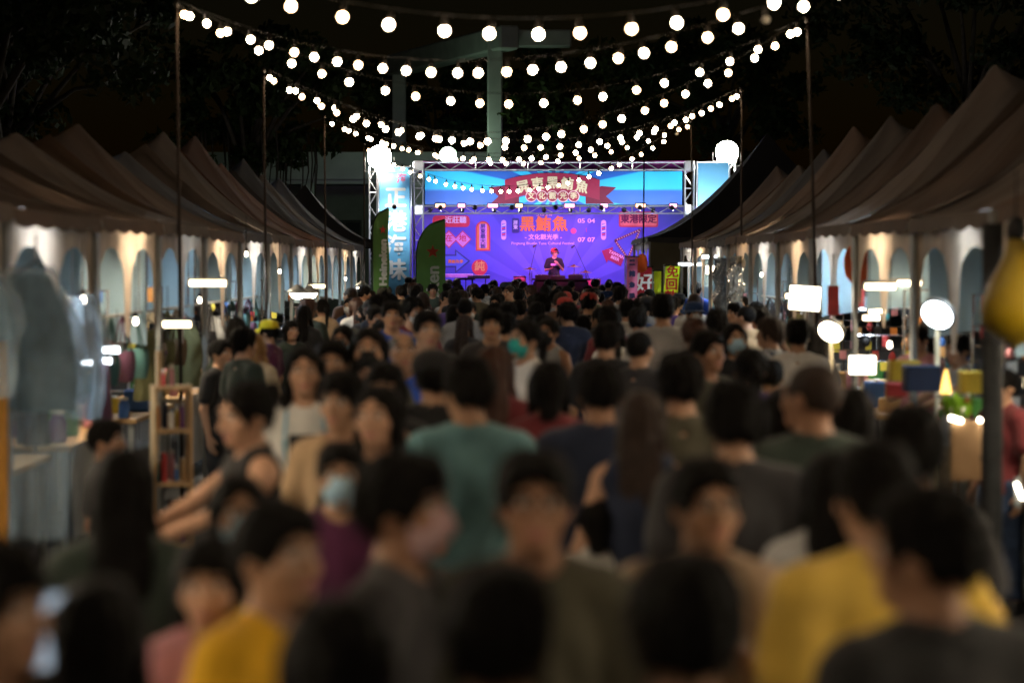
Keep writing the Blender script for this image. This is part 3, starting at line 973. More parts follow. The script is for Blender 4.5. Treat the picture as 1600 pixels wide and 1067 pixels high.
for k, (x, y) in poles.items():
    p = empty('light_pole', (x, y, 0))
    lean = random.uniform(-.03, .03) - (.14 if k == 'R1' else 0)
    m = MB(); m.tube([(0, 0, 0), (lean * .4, 0, 2.0), (lean, 0, PT)], [.017, .015, .013], 10); m.build('pole', RUST, p, True)
    MB().box((0, 0, .03), (.22, .22, .06)).build('base_plate', RUST, p)
    MB().tube([(lean - .02, 0, PT - .04), (lean + .02, 0, PT - .04)], .03, 10).build('clamp', CAPM, p, True)
    TOPS[k] = Vector((x + lean, y, PT))
    nm = ('left' if k[0] == 'L' else 'right')
    idx = int(k[1:])
    tag(p, f'thin rusty light pole, {ORD[idx + 2]} from the camera on the {nm} side', 'pole', 'string light poles')

bulb_me = MB().lathe([(.004, -.028), (.014, -.024), (.024, -.014), (.028, 0), (.025, .013), (.018, .022), (.012, .027)], 12).mesh('bulb', True)
bulb_me.materials.append(BULBS[0])
sock_me = MB().lathe([(.014, .025), (.017, .03), (.016, .07), (.008, .082), (.004, .10)], 10).mesh('socket', True)
sock_me.materials.append(CAPM)

def string_light(a, b, sag, label, step=.285, seed=0):
    rs = np.random.RandomState(seed + 3)
    A, B = TOPS[a], TOPS[b]
    L = (B - A).length
    def q(t): 
        p = A.lerp(B, t); p.z -= 4 * sag * t * (1 - t); return p
    s = empty('string_light', A)
    m = MB(); m.tube([q(i / 24) - A for i in range(25)], .0035, 5); m.build('cable', WIRE, s, True)
    n = int(L * 1.04 / step)
    for i in range(n):
        t = min(.99, max(.01, (i + .35 + rs.uniform(-.13, .13)) / n))
        p = q(t) - A
        bo = link('bulb', bulb_me, BULBS[rs.choice([0, 0, 0, 0, 1, 1, 2, 2, 2, 3 if rs.rand() < .4 else 0])], s, (p.x, p.y, p.z - .095))
        bo.rotation_euler = (rs.normal() * .12, rs.normal() * .12, 0)
        so = link('socket', sock_me, None, bo)
    tag(s, label, 'string light', 'light strings over the street')

seq = ['L-2', 'R-2', 'L-1', 'R-1', 'L0', 'R0', 'L1', 'R1', 'L2', 'R2', 'L3', 'R3', 'L4', 'R4']
SAGS = [.8, .8, .75, .72, .82, .76, .76, .91, .765, .72, .64, .94]
for i in range(len(seq) - 2):
    a, b = seq[i], seq[i + 1]
    string_light(a, b, SAGS[i], f'string of warm bulbs crossing the street, {["first", "second", "third", "fourth", "fifth", "sixth", "seventh", "eighth", "ninth", "tenth", "eleventh", "twelfth", "thirteenth"][i]} from the camera', seed=i)
# ------------------------------------------------------------------ stage
SY = 62.0
ALU = mat('truss_aluminium', (.62, .63, .66), .35, .08, metal=.7)
DECKM = mat('stage_deck_black', (.03, .03, .035), .6, .2)
st = empty('stage', (.95, SY, 0))
MB().box((0, 3.0, .42), (7.6, 6.0, .84)).build('deck', DECKM, st)
MB().box((0, -.012, .42), (7.5, .03, .74)).build('skirt', mat('stage_skirt', (.02, .02, .05), .9), st)
tag(st, 'black stage platform under the truss arch', 'stage')

def truss(a, b, w, name, parent, step=.32, r=.020):
    a, b = Vector(a), Vector(b)
    d = (b - a).normalized()
    u = Vector((0, 1, 0)); v = d.cross(u).normalized()
    m = MB()
    cs = [(sx * w / 2, sy * w / 2) for sx in (-1, 1) for sy in (-1, 1)]
    for (p, q) in cs:
        m.tube([a + u * p + v * q, b + u * p + v * q], r, 6)
    n = max(2, int((b - a).length / step))
    for i in range(n):
        p0, p1 = a + (b - a) * (i / n), a + (b - a) * ((i + 1) / n)
        s = 1 if i % 2 else -1
        for sx in (-1, 1):
            m.tube([p0 + u * sx * w / 2 + v * s * w / 2, p1 + u * sx * w / 2 - v * s * w / 2], r * .5, 4)
            m.tube([p0 + v * sx * w / 2 + u * s * w / 2, p1 + v * sx * w / 2 - u * s * w / 2], r * .5, 4)
        if i % 4 == 0:
            for sx in (-1, 1):
                m.tube([p0 + u * sx * w / 2 + v * w / 2, p0 + u * sx * w / 2 - v * w / 2], r * .7, 4)
    return m.build(name, ALU, parent)

def ST(px, py, d=SY):
    return P(px, py, d)
pTL, pTR, pML, pMR = ST(654, 260), ST(1077, 260), ST(654, 328), ST(1077, 328)
tr = empty('truss_arch', (pTL.x, SY, 0))
o = Vector((pTL.x, SY, 0))
truss(Vector((pTL.x, SY, 0)) - o, Vector((pTL.x, SY, pTL.z + .1)) - o, .23, 'upright', tr)
truss(Vector((pTR.x, SY, 0)) - o, Vector((pTR.x, SY, pTR.z + .1)) - o, .23, 'upright', tr)
truss(Vector((pTL.x + .13, SY, pTL.z)) - o, Vector((pTR.x - .13, SY, pTR.z)) - o, .19, 'top_beam', tr)
truss(Vector((pML.x + .13, SY, pML.z)) - o, Vector((pMR.x - .13, SY, pMR.z)) - o, .19, 'middle_beam', tr)
for p in (pTL, pTR, pML, pMR):
    MB().box(Vector((p.x, SY, p.z)) - o, (.27, .27, .27)).build('corner_block', ALU, tr)
for x in (pTL.x, pTR.x):
    MB().box(Vector((x, SY, .03)) - o, (.7, .7, .06)).build('base_plate', ALU, tr)
tag(tr, 'silver truss arch framing the stage', 'truss')

def ray_print(name, c1, c2, cx, cz, freq, rough=.5):
    """printed sunburst: two tones fanning out from one point of the sheet"""
    m = bpy.data.materials.new(name)
    n, l = nodes_of(m)
    b = n['Principled BSDF']
    tc = n.new('ShaderNodeTexCoord')
    sp = n.new('ShaderNodeSeparateXYZ')
    l.new(tc.outputs['Object'], sp.inputs[0])
    def mth(op, a, bb):
        q = n.new('ShaderNodeMath'); q.operation = op
        for i, v in enumerate((a, bb)):
            if v is None: continue
            if isinstance(v, (int, float)): q.inputs[i].default_value = v
            else: l.new(v, q.inputs[i])
        return q.outputs[0]
    ang = mth('ARCTAN2', mth('SUBTRACT', sp.outputs['Z'], cz), mth('SUBTRACT', sp.outputs['X'], cx))
    w = mth('SINE', mth('MULTIPLY', ang, freq), None)
    rp = n.new('ShaderNodeValToRGB')
    rp.color_ramp.elements[0].position = .42; rp.color_ramp.elements[0].color = (*c1, 1)
    rp.color_ramp.elements[1].position = .60; rp.color_ramp.elements[1].color = (*c2, 1)
    l.new(mth('ADD', mth('MULTIPLY', w, .5), .5), rp.inputs['Fac'])
    nz = n.new('ShaderNodeTexNoise'); nz.inputs['Scale'].default_value = 1.2
    l.new(tc.outputs['Object'], nz.inputs['Vector'])
    bp = n.new('ShaderNodeBump'); bp.inputs['Strength'].default_value = .5; bp.inputs['Distance'].default_value = .05
    l.new(nz.outputs['Fac'], bp.inputs['Height'])
    l.new(bp.outputs['Normal'], b.inputs['Normal'])
    l.new(rp.outputs['Color'], b.inputs['Base Color'])
    b.inputs['Roughness'].default_value = rough
    return m

MAR = mat('print_maroon', (.30, .015, .06), .6, .06)
MAR2 = mat('print_dark_maroon', (.17, .008, .04), .6, .06)
CREAM = mat('print_cream', (.66, .57, .38), .6, .04)
PINKW = mat('print_pink_white', (.80, .55, .62), .6, .04)
WHITE = mat('print_white', (.82, .82, .82), .6, .04)
ORNG = mat('print_orange', (.85, .28, .04), .6, .05)
REDP = mat('print_red', (.65, .05, .06), .6, .05)
NAVYP = mat('print_navy', (.03, .04, .16), .6, .05)
BLUEL = mat('print_light_blue', (.10, .16, .62), .6, .05)
PINKP = mat('print_pink', (.75, .35, .60), .6, .05)

# header banner ---------------------------------------------------------------
hb0, hb1 = ST(664, 320, SY - .14), ST(1066, 268, SY - .14)
hw, hh = hb1.x - hb0.x, hb1.z - hb0.z
hb = empty('header_banner', ((hb0.x + hb1.x) / 2, SY - .14, (hb0.z + hb1.z) / 2))
hc = hb.location.copy()
def HX(px): return ST(px, 300, SY - .14).x - hc.x
def HZ(py): return ST(800, py, SY - .14).z - hc.z
BURST = ray_print('print_sunburst_cyan', (.010, .11, .52), (.02, .50, .85), 0.0, -.05, 15)
MB().grid(lambda a, b: (-hw / 2 + hw * a, .008 * math.sin(a * 23) * math.sin(b * 3.1), -hh / 2 + hh * b), 60, 8).build('sheet', BURST, hb, True)
def arc_band(px0, px1, bend, py_t, py_b, y, n=18, th=.006):
    top, bot = [], []
    for i in range(n + 1):
        t = i / n
        px = px0 + (px1 - px0) * t
        k = bend * (2 * t - 1) ** 2
        top.append((HX(px), HZ(py_t + k))); bot.append((HX(px), HZ(py_b + k)))
    return MB().sheet(bot + top[::-1], y, th)
for sgn in (-1, 1):
    q = [(863 + sgn * 77, 291), (863 + sgn * 100, 293), (863 + sgn * 84, 307), (863 + sgn * 97, 319), (863 + sgn * 52, 319), (863 + sgn * 52, 300)]
    if sgn < 0: q = q[::-1]
    MB().sheet([(HX(a), HZ(b)) for a, b in q], -.020, .006).build('ribbon_tail', MAR2, hb)
arc_band(789, 937, 11, 270.5, 302, -.030).build('ribbon', MAR, hb)
for i, ch in enumerate('屏東黑鮪魚'):
    t = (i - 2) / 2
    lettering(ch, HX(863 + t * 46), -.040, HZ(287 + 6 * t * t), .33, CREAM, hb, .011, rot_y=t * R(12))
for i, ch in enumerate('文化觀光季'):
    px = 830 + i * 16.6
    c = MB()
    rr = .148
    c.sheet([(HX(px) + rr * math.cos(a), HZ(307) + rr * math.sin(a)) for a in [k * math.pi / 12 for k in range(24)]], -.040, .006)
    c.build('badge_rim', PINKW, hb)
    c = MB(); rr = .128
    c.sheet([(HX(px) + rr * math.cos(a), HZ(307) + rr * math.sin(a)) for a in [k * math.pi / 12 for k in range(24)]], -.046, .005)
    c.build('badge', MAR, hb)
    lettering(ch, HX(px), -.050, HZ(307), .185, CREAM, hb, .005)
tag(hb, 'bright blue sunburst banner with maroon ribbon across the top of the stage', 'banner')
# magenta fabric strip behind the top beam
MB().sheet([(pTL.x, pTL.z - .16), (pTR.x, pTR.z - .16), (pTR.x, pTR.z + .14), (pTL.x, pTL.z + .14)], SY + .18, .01).build('fabric_strip', mat('fabric_magenta', (.42, .04, .36), .7), None)
tag(bpy.data.objects['fabric_strip'], 'narrow magenta fabric strip behind the top truss beam', 'fabric')

# printed backdrop ------------------------------------------------------------
BY = SY + 4.6
b0, b1 = ST(640, 466, BY), ST(1090, 322, BY)
bw, bh = b1.x - b0.x, b1.z - b0.z
bd = empty('stage_backdrop', ((b0.x + b1.x) / 2, BY, (b0.z + b1.z) / 2))
bc = bd.location.copy()
def BX(px): return ST(px, 400, BY).x - bc.x
def BZ(py): return ST(800, py, BY).z - bc.z
BACK = ray_print('print_backdrop_violet', (.035, .040, .44), (.06, .065, .54), 0.0, -1.2, 17)
MB().grid(lambda a, b: (-bw / 2 + bw * a, .012 * math.sin(a * 19) * math.sin(b * 3.1), -bh / 2 + bh * b), 60, 20).build('sheet', BACK, bd, True)
def bsheet(name, pts, m, y=-.030):
    q = [(BX(a), BZ(b)) for a, b in pts]
    ar = sum(q[i][0] * q[(i + 1) % len(q)][1] - q[(i + 1) % len(q)][0] * q[i][1] for i in range(len(q)))
    if ar < 0: q = q[::-1]
    return MB().sheet(q, y, .006).build(name, m, bd)
def rrect(x0, y0, x1, y1, r=3, arch=False):
    pts = []
    rr = [(x1 - r, y0 + r, -90), (x1 - r, y1 - r, 0), (x0 + r, y1 - r, 90), (x0 + r, y0 + r, 180)]
    for cx, cy, a0 in rr:
        for k in range(5):
            a = R(a0 + k * 22.5); pts.append((cx + r * math.cos(a), cy + r * math.sin(a)))
    if arch:
        w = (x1 - x0) / 2
        pts = [((x0 + x1) / 2 + w * math.cos(a), y0 + w + w * math.sin(a)) for a in [R(180 + k * 15) for k in range(13)]] + [(x1, y1), (x0, y1)]
    return pts
def btext(s, px, py, size, m, bold=.004, rot=0.0, y=-.046, width=None):
    return lettering(s, BX(px), y, BZ(py), size, m, bd, bold, rot, width=width)
bsheet('sign_plate', rrect(676, 337, 734, 355, 6), REDP); btext('近莊聽', 712, 344.5, .20, WHITE)
for cx, ch in ((701.5, '在'), (723, '地')):
    bsheet('diamond_rim', [(cx - 13.5, 374), (cx, 360), (cx + 13.5, 374), (cx, 388)], REDP, -.028)
    bsheet('diamond', [(cx - 11.5, 374), (cx, 362), (cx + 11.5, 374), (cx, 386)], PINKP, -.036)
    btext(ch, cx, 373, .21, REDP)
bsheet('plaque_rim', rrect(743.5, 345.5, 766, 392, 3, True), REDP, -.028)
bsheet('plaque', rrect(745.5, 347.5, 764, 390, 3, True), ORNG, -.036)
bsheet('plaque_field', rrect(749, 350, 760.5, 388, 2), PINKP, -.042)
for i, ch in enumerate('屏東最大鮪'): btext(ch, 754.7, 354 + i * 7.8, .145, NAVYP, .003, y=-.050)
for cx in (787, 943):
    bsheet('neon_pole', rrect(cx - 4, 344, cx + 4, 375, 4), PINKW, -.028)
    bsheet('neon_pole_field', rrect(cx - 2.8, 350, cx + 2.8, 369, 1), BLUEL, -.036)
    for k in range(4):
        y_ = 351 + k * 4.6
        bsheet('stripe', [(cx - 2.8, y_ + 3.2), (cx - 2.8, y_ + .8), (cx + 2.8, y_ - .5), (cx + 2.8, y_ + 1.9)], REDP if k % 2 else WHITE, -.042)
bsheet('year_plate', rrect(800, 341, 811, 364, 2), NAVYP, -.030); btext('屏\n東', 805.5, 352, .13, WHITE, .002, y=-.040)
btext('2024', 850, 336.5, .075, PINKW, 0, width=.45)
for px, ch in ((824, '黑'), (849, '鮪'), (875, '魚')): btext(ch, px, 351.5, .43, ORNG, .014)
bsheet('seal', [(896 + 4.6 * math.cos(a), 361 + 4.6 * math.sin(a)) for a in [k * math.pi / 8 for k in range(16)]], mat('print_rose', (.7, .12, .25), .6), -.030)
btext('- 文化觀光季 -', 849, 371, .16, PINKW, .003, width=1.02)
btext('Pingtung Bluefin Tuna Cultural Festival', 848, 380.5, .10, PINKW, .001, width=1.72)
btext('05 04', 916, 345.5, .17, PINKW, .004, width=.48); btext('07 07', 916, 375, .17, PINKW, .004, width=.48)
btext('|', 916, 359, .12, REDP, .002)
bsheet('sign_plate', rrect(967, 331, 1028, 355, 3), REDP, -.028); bsheet('sign_field', rrect(969, 332, 1026, 353, 2), mat('print_salmon', (.85, .22, .14), .6), -.036)
btext('東港限定', 997.5, 343, .25, MAR2, .009)
# outlined arrow
ar = [(693, 398), (711, 398), (711, 389.5), (735, 408), (711, 427), (711, 417.5), (693, 417.5)]
bsheet('arrow_rim', ar, NAVYP, -.028)
bsheet('arrow', [(695, 400), (713, 400), (713, 393), (731.5, 408), (713, 423.5), (713, 415.5), (695, 415.5)], BLUEL, -.036)
btext('黑鮪魚季', 712, 409, .105, ORNG, .003)
bsheet('round_sign', [(749.5 + 12.5 * math.cos(a), 418 + 12.5 * math.sin(a)) for a in [k * math.pi / 14 for k in range(28)]], REDP, -.030)
btext('純', 749.5, 417, .29, mat('print_gold', (.75, .45, .10), .6), .006)
# marquee triangle with dots
T3 = [(1000, 359), (961, 376), (981, 404)]
for i in range(3):
    a, c = Vector(T3[i]), Vector(T3[(i + 1) % 3])
    dd = (c - a).normalized(); nn = Vector((-dd.y, dd.x)) * 1.7
    bsheet('marquee_edge', [a + nn, c + nn, c - nn, a - nn], MAR2, -.030)
    k = int((c - a).length / 3.6)
    dm = MB()
    for j in range(k + 1):
        p = a + (c - a) * (j / k)
        dm.sheet([(BX(p.x) + .018 * math.cos(t), BZ(p.y) + .018 * math.sin(t)) for t in [q * math.pi / 4 for q in range(8)]], -.040, .006)
    dm.build('marquee_dots', CREAM, bd)
bsheet('arrow_sign', [(940, 392), (958, 386), (957, 391), (976, 401), (970, 416), (950, 406), (948, 411)], MAR, -.030)
btext('TAIWAN\nBEER', 962, 401, .115, PINKW, .003, R(24))
tag(bd, 'violet printed stage backdrop covered in neon-style signs', 'backdrop')

# side banners -----------------------------------------------------------------
SB = ray_print('print_pale_cyan', (.10, .42, .74), (.16, .50, .80), .3, -3.0, 13)
def side_banner(px0, px1, py0, label, text=None):
    a, c = ST(px0, py0, SY - .4), ST(px1, 300, SY - .4)
    w = c.x - a.x
    t = empty('side_banner', ((a.x + c.x) / 2, SY - .4, 0))
    MB().grid(lambda u, v: (-w / 2 + w * u, .01 * math.sin(7 * v + 3 * u), .5 + (a.z - .5) * v), 8, 30).build('sheet', SB, t, True)
    MB().tube([(-w / 2 - .02, 0, a.z + .02), (w / 2 + .02, 0, a.z + .02)], .02, 8).build('top_bar', ALU, t)
    for sx in (-1, 1):
        MB().tube([(sx * (w / 2 + .03), .04, 0), (sx * (w / 2 + .03), .04, a.z + .05)], .022, 8).build('post', ALU, t)
    if text:
        for i, ch in enumerate(text):
            z = ST(800, 311 + i * 37.5, SY - .43).z
            lettering(ch, .03, -.03, z, .56, WHITE, t, .020)
        lettering('海', .18, -.03, ST(800, 280, SY - .43).z, .26, mat('print_rose', (.7, .12, .25), .6), t, .010, name='small_mark')
    tag(t, label, 'banner')
side_banner(593, 640, 262, 'tall pale blue vertical banner with white characters left of the stage', '正港海味')
side_banner(1091, 1138, 255, 'pale blue vertical banner right of the stage behind the dark tent roof')
lt = empty('truss_tower', (ST(584, 300).x, SY - .2, 0))
truss((0, 0, 0), (0, 0, ST(584, 262).z), .2, 'upright', lt)
MB().box((0, 0, .03), (.7, .7, .06)).build('base_plate', ALU, lt)
tag(lt, 'slim truss tower carrying the bright floodlight left of the stage', 'truss')
rt = empty('truss_tower', (ST(1143, 300).x, SY + .2, 0))
truss((0, 0, 0), (0, 0, ST(1143, 250).z), .2, 'upright', rt)
MB().box((0, 0, .03), (.7, .7, .06)).build('base_plate', ALU, rt)
tag(rt, 'slim truss tower carrying the bright floodlight right of the stage', 'truss')

# floodlights -------------------------------------------------------------------
FLOOD = glow('flood_white', (1.0, .93, .80), 150.0)
BLKH = mat('flood_black', (.015, .015, .015), .6)
def floodlight(px, py, d, size, m, label, rx=0.0):
    c = P(px, py, d)
    t = empty('floodlight', c)
    t.rotation_euler = (rx, 0, 0)
    h = MB(); h.box((0, .06, 0), (size * .62, .09, size * .62)); h.build('housing', BLKH, t)
    for k in range(5): MB().box((-size * .4 + k * size * .2, .11, 0), (.012, .05, size * .7)).build('cooling_fin', LAMPH, t)
    MB().lathe([(size * .47, .0), (size * .46, .03), (size * .40, .07), (size * .28, .10), (size * .12, .115), (.002, .12)], 24).build('lens', m, t, False, (0, 0, 0), (R(90), 0, 0))
    m2 = MB(); m2.tube([(-size / 2 - .05, .05, 0), (-size / 2 - .05, .12, -size * .55), (size / 2 + .05, .12, -size * .55), (size / 2 + .05, .05, 0)], .012, 6); m2.build('bracket', BLKH, t)
    tag(t, label, 'floodlight', 'floodlights beside the stage')
floodlight(593, 246, SY - .5, .64, FLOOD, 'dazzling white floodlight on the tower left of the stage', R(-6))
floodlight(1136, 238, SY - .2, .62, FLOOD, 'dazzling white floodlight on the tower right of the stage', R(-6))
gl = empty('globe_lamp', P(700, 243, 86.6))
m = MB(); m.lathe([(.01, -.30), (.16, -.26), (.27, -.14), (.30, 0), (.27, .14), (.16, .26), (.01, .30)], 20); m.build('globe', glow('globe_green', (.66, 1.0, .68), 15.0), gl, True)
MB().lathe([(.08, -.48), (.10, -.30), (.06, -.26)], 12).build('socket', LAMPH, gl, True)
tag(gl, 'round green-white lamp on the concrete building above the stage', 'lamp')

# stage par cans: coloured lamps on the middle beam, added white ones on arms
def par_can(px, col, power, aim, label, up=False):
    c = P(px, 324 if up else 329, SY - 1.5 if up else SY)
    t = empty('par_can', c)
    d = (aim - c).normalized()
    t.rotation_euler = d.to_track_quat('-Z', 'Y').to_euler()
    t.scale = (.6, .6, .6)
    MB().lathe([(.03, .20), (.07, .19), (.085, .06), (.10, 0), (.095, -.02)], 16).build('can', mat('par_black', (.02, .02, .02), .5), t, True)
    MB().lathe([(.001, -.012), (.088, -.010), (.088, .0), (.001, .001)], 16).build('lens', glow('lens_%s' % label.split()[0], col, 6.0), t)
    MB().tube([(-.11, 0, .08), (-.11, 0, .26), (.11, 0, .26), (.11, 0, .08)], .010, 6).build('yoke', mat('par_black', (.02, .02, .02), .5), t)
    if up:  # arm for the added banner lights
        k = t.rotation_euler.to_matrix().inverted() @ Vector((0, 2.2, -.02))
        MB().tube([(0, 0, .26), k], .016, 6).build('outrigger', ALU, t)
    ld = bpy.data.lights.new('par_beam', 'SPOT')
    ld.energy = power; ld.color = col; ld.spot_size = R(95 if up else 64); ld.spot_blend = .8; ld.shadow_soft_size = .08
    lo = bpy.data.objects.new('par_beam', ld); COL.objects.link(lo); lo.parent = t; lo.location = (0, 0, -.06)
    tag(t, label, 'stage light', 'stage lights on the truss')
PARS = [(688, (.75, .80, 1.0), 1), (742, (.9, .85, 1.0), 1), (800, (.85, .90, 1.0), 1), (868, (.9, .92, 1.0), 1), (940, (.85, .9, 1.0), 1), (1000, (.8, .9, 1.0), 1), (1050, (.75, .85, 1.0), 1)]
NUM = ['first', 'second', 'third', 'fourth', 'fifth', 'sixth', 'seventh', 'eighth']
for i, (px, col, _) in enumerate(PARS):
    c = P(px, 324, SY - 1.5)
    par_can(px, col, 46, Vector((c.x, SY - .02, hc.z - .05)), f'white light added on an outrigger to brighten the header, {NUM[i]} from the left', True)  # cans added out front only to brighten the header banner
for i, (px, col, pw) in enumerate([(672, (1.0, .25, .75), 190), (722, (.16, .14, 1.0), 330), (772, (1.0, .22, .65), 150), (812, (.16, .14, 1.0), 330), (891, (1.0, .22, .65), 170), (920, (.16, .16, 1.0), 330), (975, (1.0, .25, .85), 240), (1020, (.2, .14, 1.0), 330)]):
    c = P(px, 329, SY)
    par_can(px, col, pw, Vector((c.x * .9 + .1, BY, 1.7)), f'{"pink" if i % 2 == 0 else "blue"} stage light hung under the middle beam, {NUM[i]} from the left')

for px, tgt, nm in ((616, (616, 350), 'left'), (1114, (1114, 300), 'right')):
    a_ = P(*tgt, SY - .4)
    par_can(px, (.9, .96, 1.0), 62, a_, f'white light added to brighten the {nm} vertical banner', True)  # added can that only brightens the side banner
for i, px in enumerate((688, 721, 770, 811, 890, 944, 1001, 1052)):
    c = P(px, 321.5, SY - .22)
    t = empty('blinder_light', c)
    w = .17 if i % 2 else .24
    MB().box((0, .06, 0), (w + .04, .10, .14)).build('housing', mat('par_black', (.02, .02, .02), .5), t)
    MB().box((0, .004, 0), (w, .02, .085)).build('lens', glow('lens_rose' if i % 3 else 'lens_amber', (1.0, .28, .62) if i % 3 else (1.0, .42, .25), 3.5), t)
    MB().box((0, .10, -.10), (.04, .05, .08)).build('clamp', ALU, t)
    tag(t, f'small glowing pink light facing the crowd on the middle beam, {NUM[i]} from the left', 'stage light', 'pink lights on the middle beam')
pz = P(866, 400, SY + 2.6)
par_can(850, (1.0, .12, .30), 420, Vector((pz.x, SY + 2.6, 2.1)), 'red stage light under the middle beam aimed at the performer')
# band gear ---------------------------------------------------------------------
BLK = mat('gear_black', (.018, .018, .02), .45, .2)
CHR = mat('gear_chrome', (.6, .6, .62), .2, .05, metal=.9)
DZ = .84
PY = SY + 2.6
ms = None
def mic_stand(px, py_top, px_mic, py_mic, label):
    a = P(px, py_top, PY - .5); b = P(px_mic, py_mic, PY - .5)
    t = empty('microphone_stand', (a.x, a.y, DZ))
    m = MB(); m.tube([(0, 0, 0), (0, 0, a.z - DZ)], .012, 6); m.build('pole', BLK, t)
    m = MB(); m.tube([(-.08 * (1 if b.x > a.x else -1), 0, a.z - DZ - .12), (b.x - a.x, 0, b.z - DZ)], .009, 6); m.build('boom', BLK, t)
    m = MB(); m.tube([(b.x - a.x, 0, b.z - DZ), (b.x - a.x - .04, -.05, b.z - DZ - .02), (b.x - a.x - .08, -.10, b.z - DZ - .05)], [.018, .022, .03], 8); m.build('microphone', BLK, t, True)
    for k in range(3):
        an = k * 2.094
        MB().tube([(0, 0, .05), (.3 * math.cos(an), .3 * math.sin(an), 0.01)], .01, 5).build('foot', BLK, t)
    tag(t, label, 'microphone stand', 'microphone stands')
mic_stand(831, 424, 838, 383, 'boom microphone stand left of the performer')
mic_stand(917, 430, 898, 384, 'boom microphone stand angled in from the right of the performer')
dj = P(876, 440, PY - .7)
t = empty('dj_table', (dj.x, dj.y, DZ))
MB().box((0, 0, .40), (1.45, .6, .78)).build('draped_front', mat('table_drape', (.025, .02, .03), .9, .3, 6), t)
MB().box((0, 0, .815), (1.55, .66, .045)).build('tabletop', BLK, t)
tag(t, 'black draped table in front of the performer', 'table')
for i, (dx, w, h) in enumerate(((-.5, .36, .09), (-.08, .40, .07), (.38, .36, .10))):
    q = empty('mixer_deck', (dj.x + dx, dj.y, DZ + .84))
    MB().box((0, 0, h / 2), (w, .38, h)).build('case', BLK, q)
    MB().lathe([(.001, h), (.11, h), (.11, h + .012), (.001, h + .014)], 18).build('platter', CHR, q)
    for k in range(4): MB().box((-w * .35 + k * w * .23, -.15, h + .01), (.02, .03, .02)).build('knob', CHR, q)
    tag(q, f'audio mixing deck on the black draped table, {["left", "middle", "right"][i]} of three', 'mixer', 'mixing decks')
def cymbal(px, py, r, label):
    c = P(px, py, PY)
    t = empty('cymbal_stand', (c.x, PY, DZ))
    MB().tube([(0, 0, .0), (0, 0, c.z - DZ)], .012, 6).build('pole', CHR, t)
    m = MB(); m.lathe([(r, -.02), (r * .5, .0), (.05, .02), (.02, .045)], 22, (0, 0, c.z - DZ)); m.build('cymbal', mat('cymbal_brass', (.65, .45, .15), .3, .1, metal=.9), t, True)
    for k in range(3):
        MB().tube([(0, 0, .2), (.25 * math.cos(k * 2.1), .25 * math.sin(k * 2.1), .01)], .01, 5).build('foot', CHR, t)
    tag(t, label, 'cymbal', 'cymbals on stage')
cymbal(897, 416, .22, 'brass cymbal right of the performer'); cymbal(828, 420, .20, 'brass cymbal left of the performer'); cymbal(915, 425, .18, 'low brass cymbal farther right of the performer')
def drum(px, py, r, h, label):
    c = P(px, py, PY + .3)
    t = empty('drum', (c.x, PY + .3, DZ))
    z = c.z - DZ
    m = MB(); m.lathe([(r, z - h), (r, z)], 20); m.build('shell', mat('drum_shell', (.35, .05, .10), .3), t, True)
    m = MB(); m.lathe([(.001, z + .002), (r * .96, z + .004), (r * .96, z + .012), (.001, z + .012)], 20); m.build('drum_head', WHITE, t)
    for zz in (z - h, z): 
        m = MB(); m.tube([(r * 1.02 * math.cos(k * math.pi / 10), r * 1.02 * math.sin(k * math.pi / 10), zz) for k in range(21)], .012, 5, False); m.build('hoop', CHR, t)
    for k in range(3): MB().tube([(r * .9 * math.cos(k * 2.1), r * .9 * math.sin(k * 2.1), z - h), (r * 1.3 * math.cos(k * 2.1), r * 1.3 * math.sin(k * 2.1), 0.01)], .01, 5).build('leg', CHR, t)
    tag(t, label, 'drum', 'drums on stage')
drum(900, 430, .19, .18, 'red tom drum right of the table'); drum(926, 436, .22, .3, 'red floor drum at the right of the kit'); drum(812, 432, .17, .16, 'red snare drum left of the table')
def keyboard(px, py, w, col, label, rz=0):
    c = P(px, py, PY - .3)
    t = empty('keyboard', (c.x, PY - .3, DZ), rz)
    z = c.z - DZ
    MB().box((0, 0, z), (w, .30, .09)).build('case', mat('keyboard_%s' % col, (.55, .25, .45) if col == 'pink' else (.02, .02, .02), .4), t)
    for k in range(int(w / .045)): MB().box((-w / 2 + .04 + k * .045, -.06, z + .047), (.038, .15, .012)).build('key', WHITE, t)
    for sx in (-.3, .3):
        MB().tube([(sx * w, -.02, z - .045), (sx * w, .1, 0.01)], .015, 6).build('stand_leg', BLK, t)
        MB().tube([(sx * w, .02, z - .045), (sx * w, -.14, 0.01)], .015, 6).build('stand_leg', BLK, t)
    tag(t, label, 'keyboard', 'keyboards on stage')
keyboard(711, 431, .95, 'pink', 'pink keyboard at the left edge of the stage'); keyboard(748, 433, .6, 'black', 'short black keyboard under the round red sign')
stool = P(727, 436, PY - .1)
t = empty('side_stand', (stool.x, PY - .1, DZ)); MB().box((0, 0, stool.z - DZ), (.55, .4, .05)).build('tray', BLK, t)
for sx in (-.2, .2):
    for sy in (-.15, .15): MB().tube([(sx, sy, 0), (sx, sy, stool.z - DZ)], .012, 6).build('leg', BLK, t)
tag(t, 'low black stand between the two keyboards', 'stand')

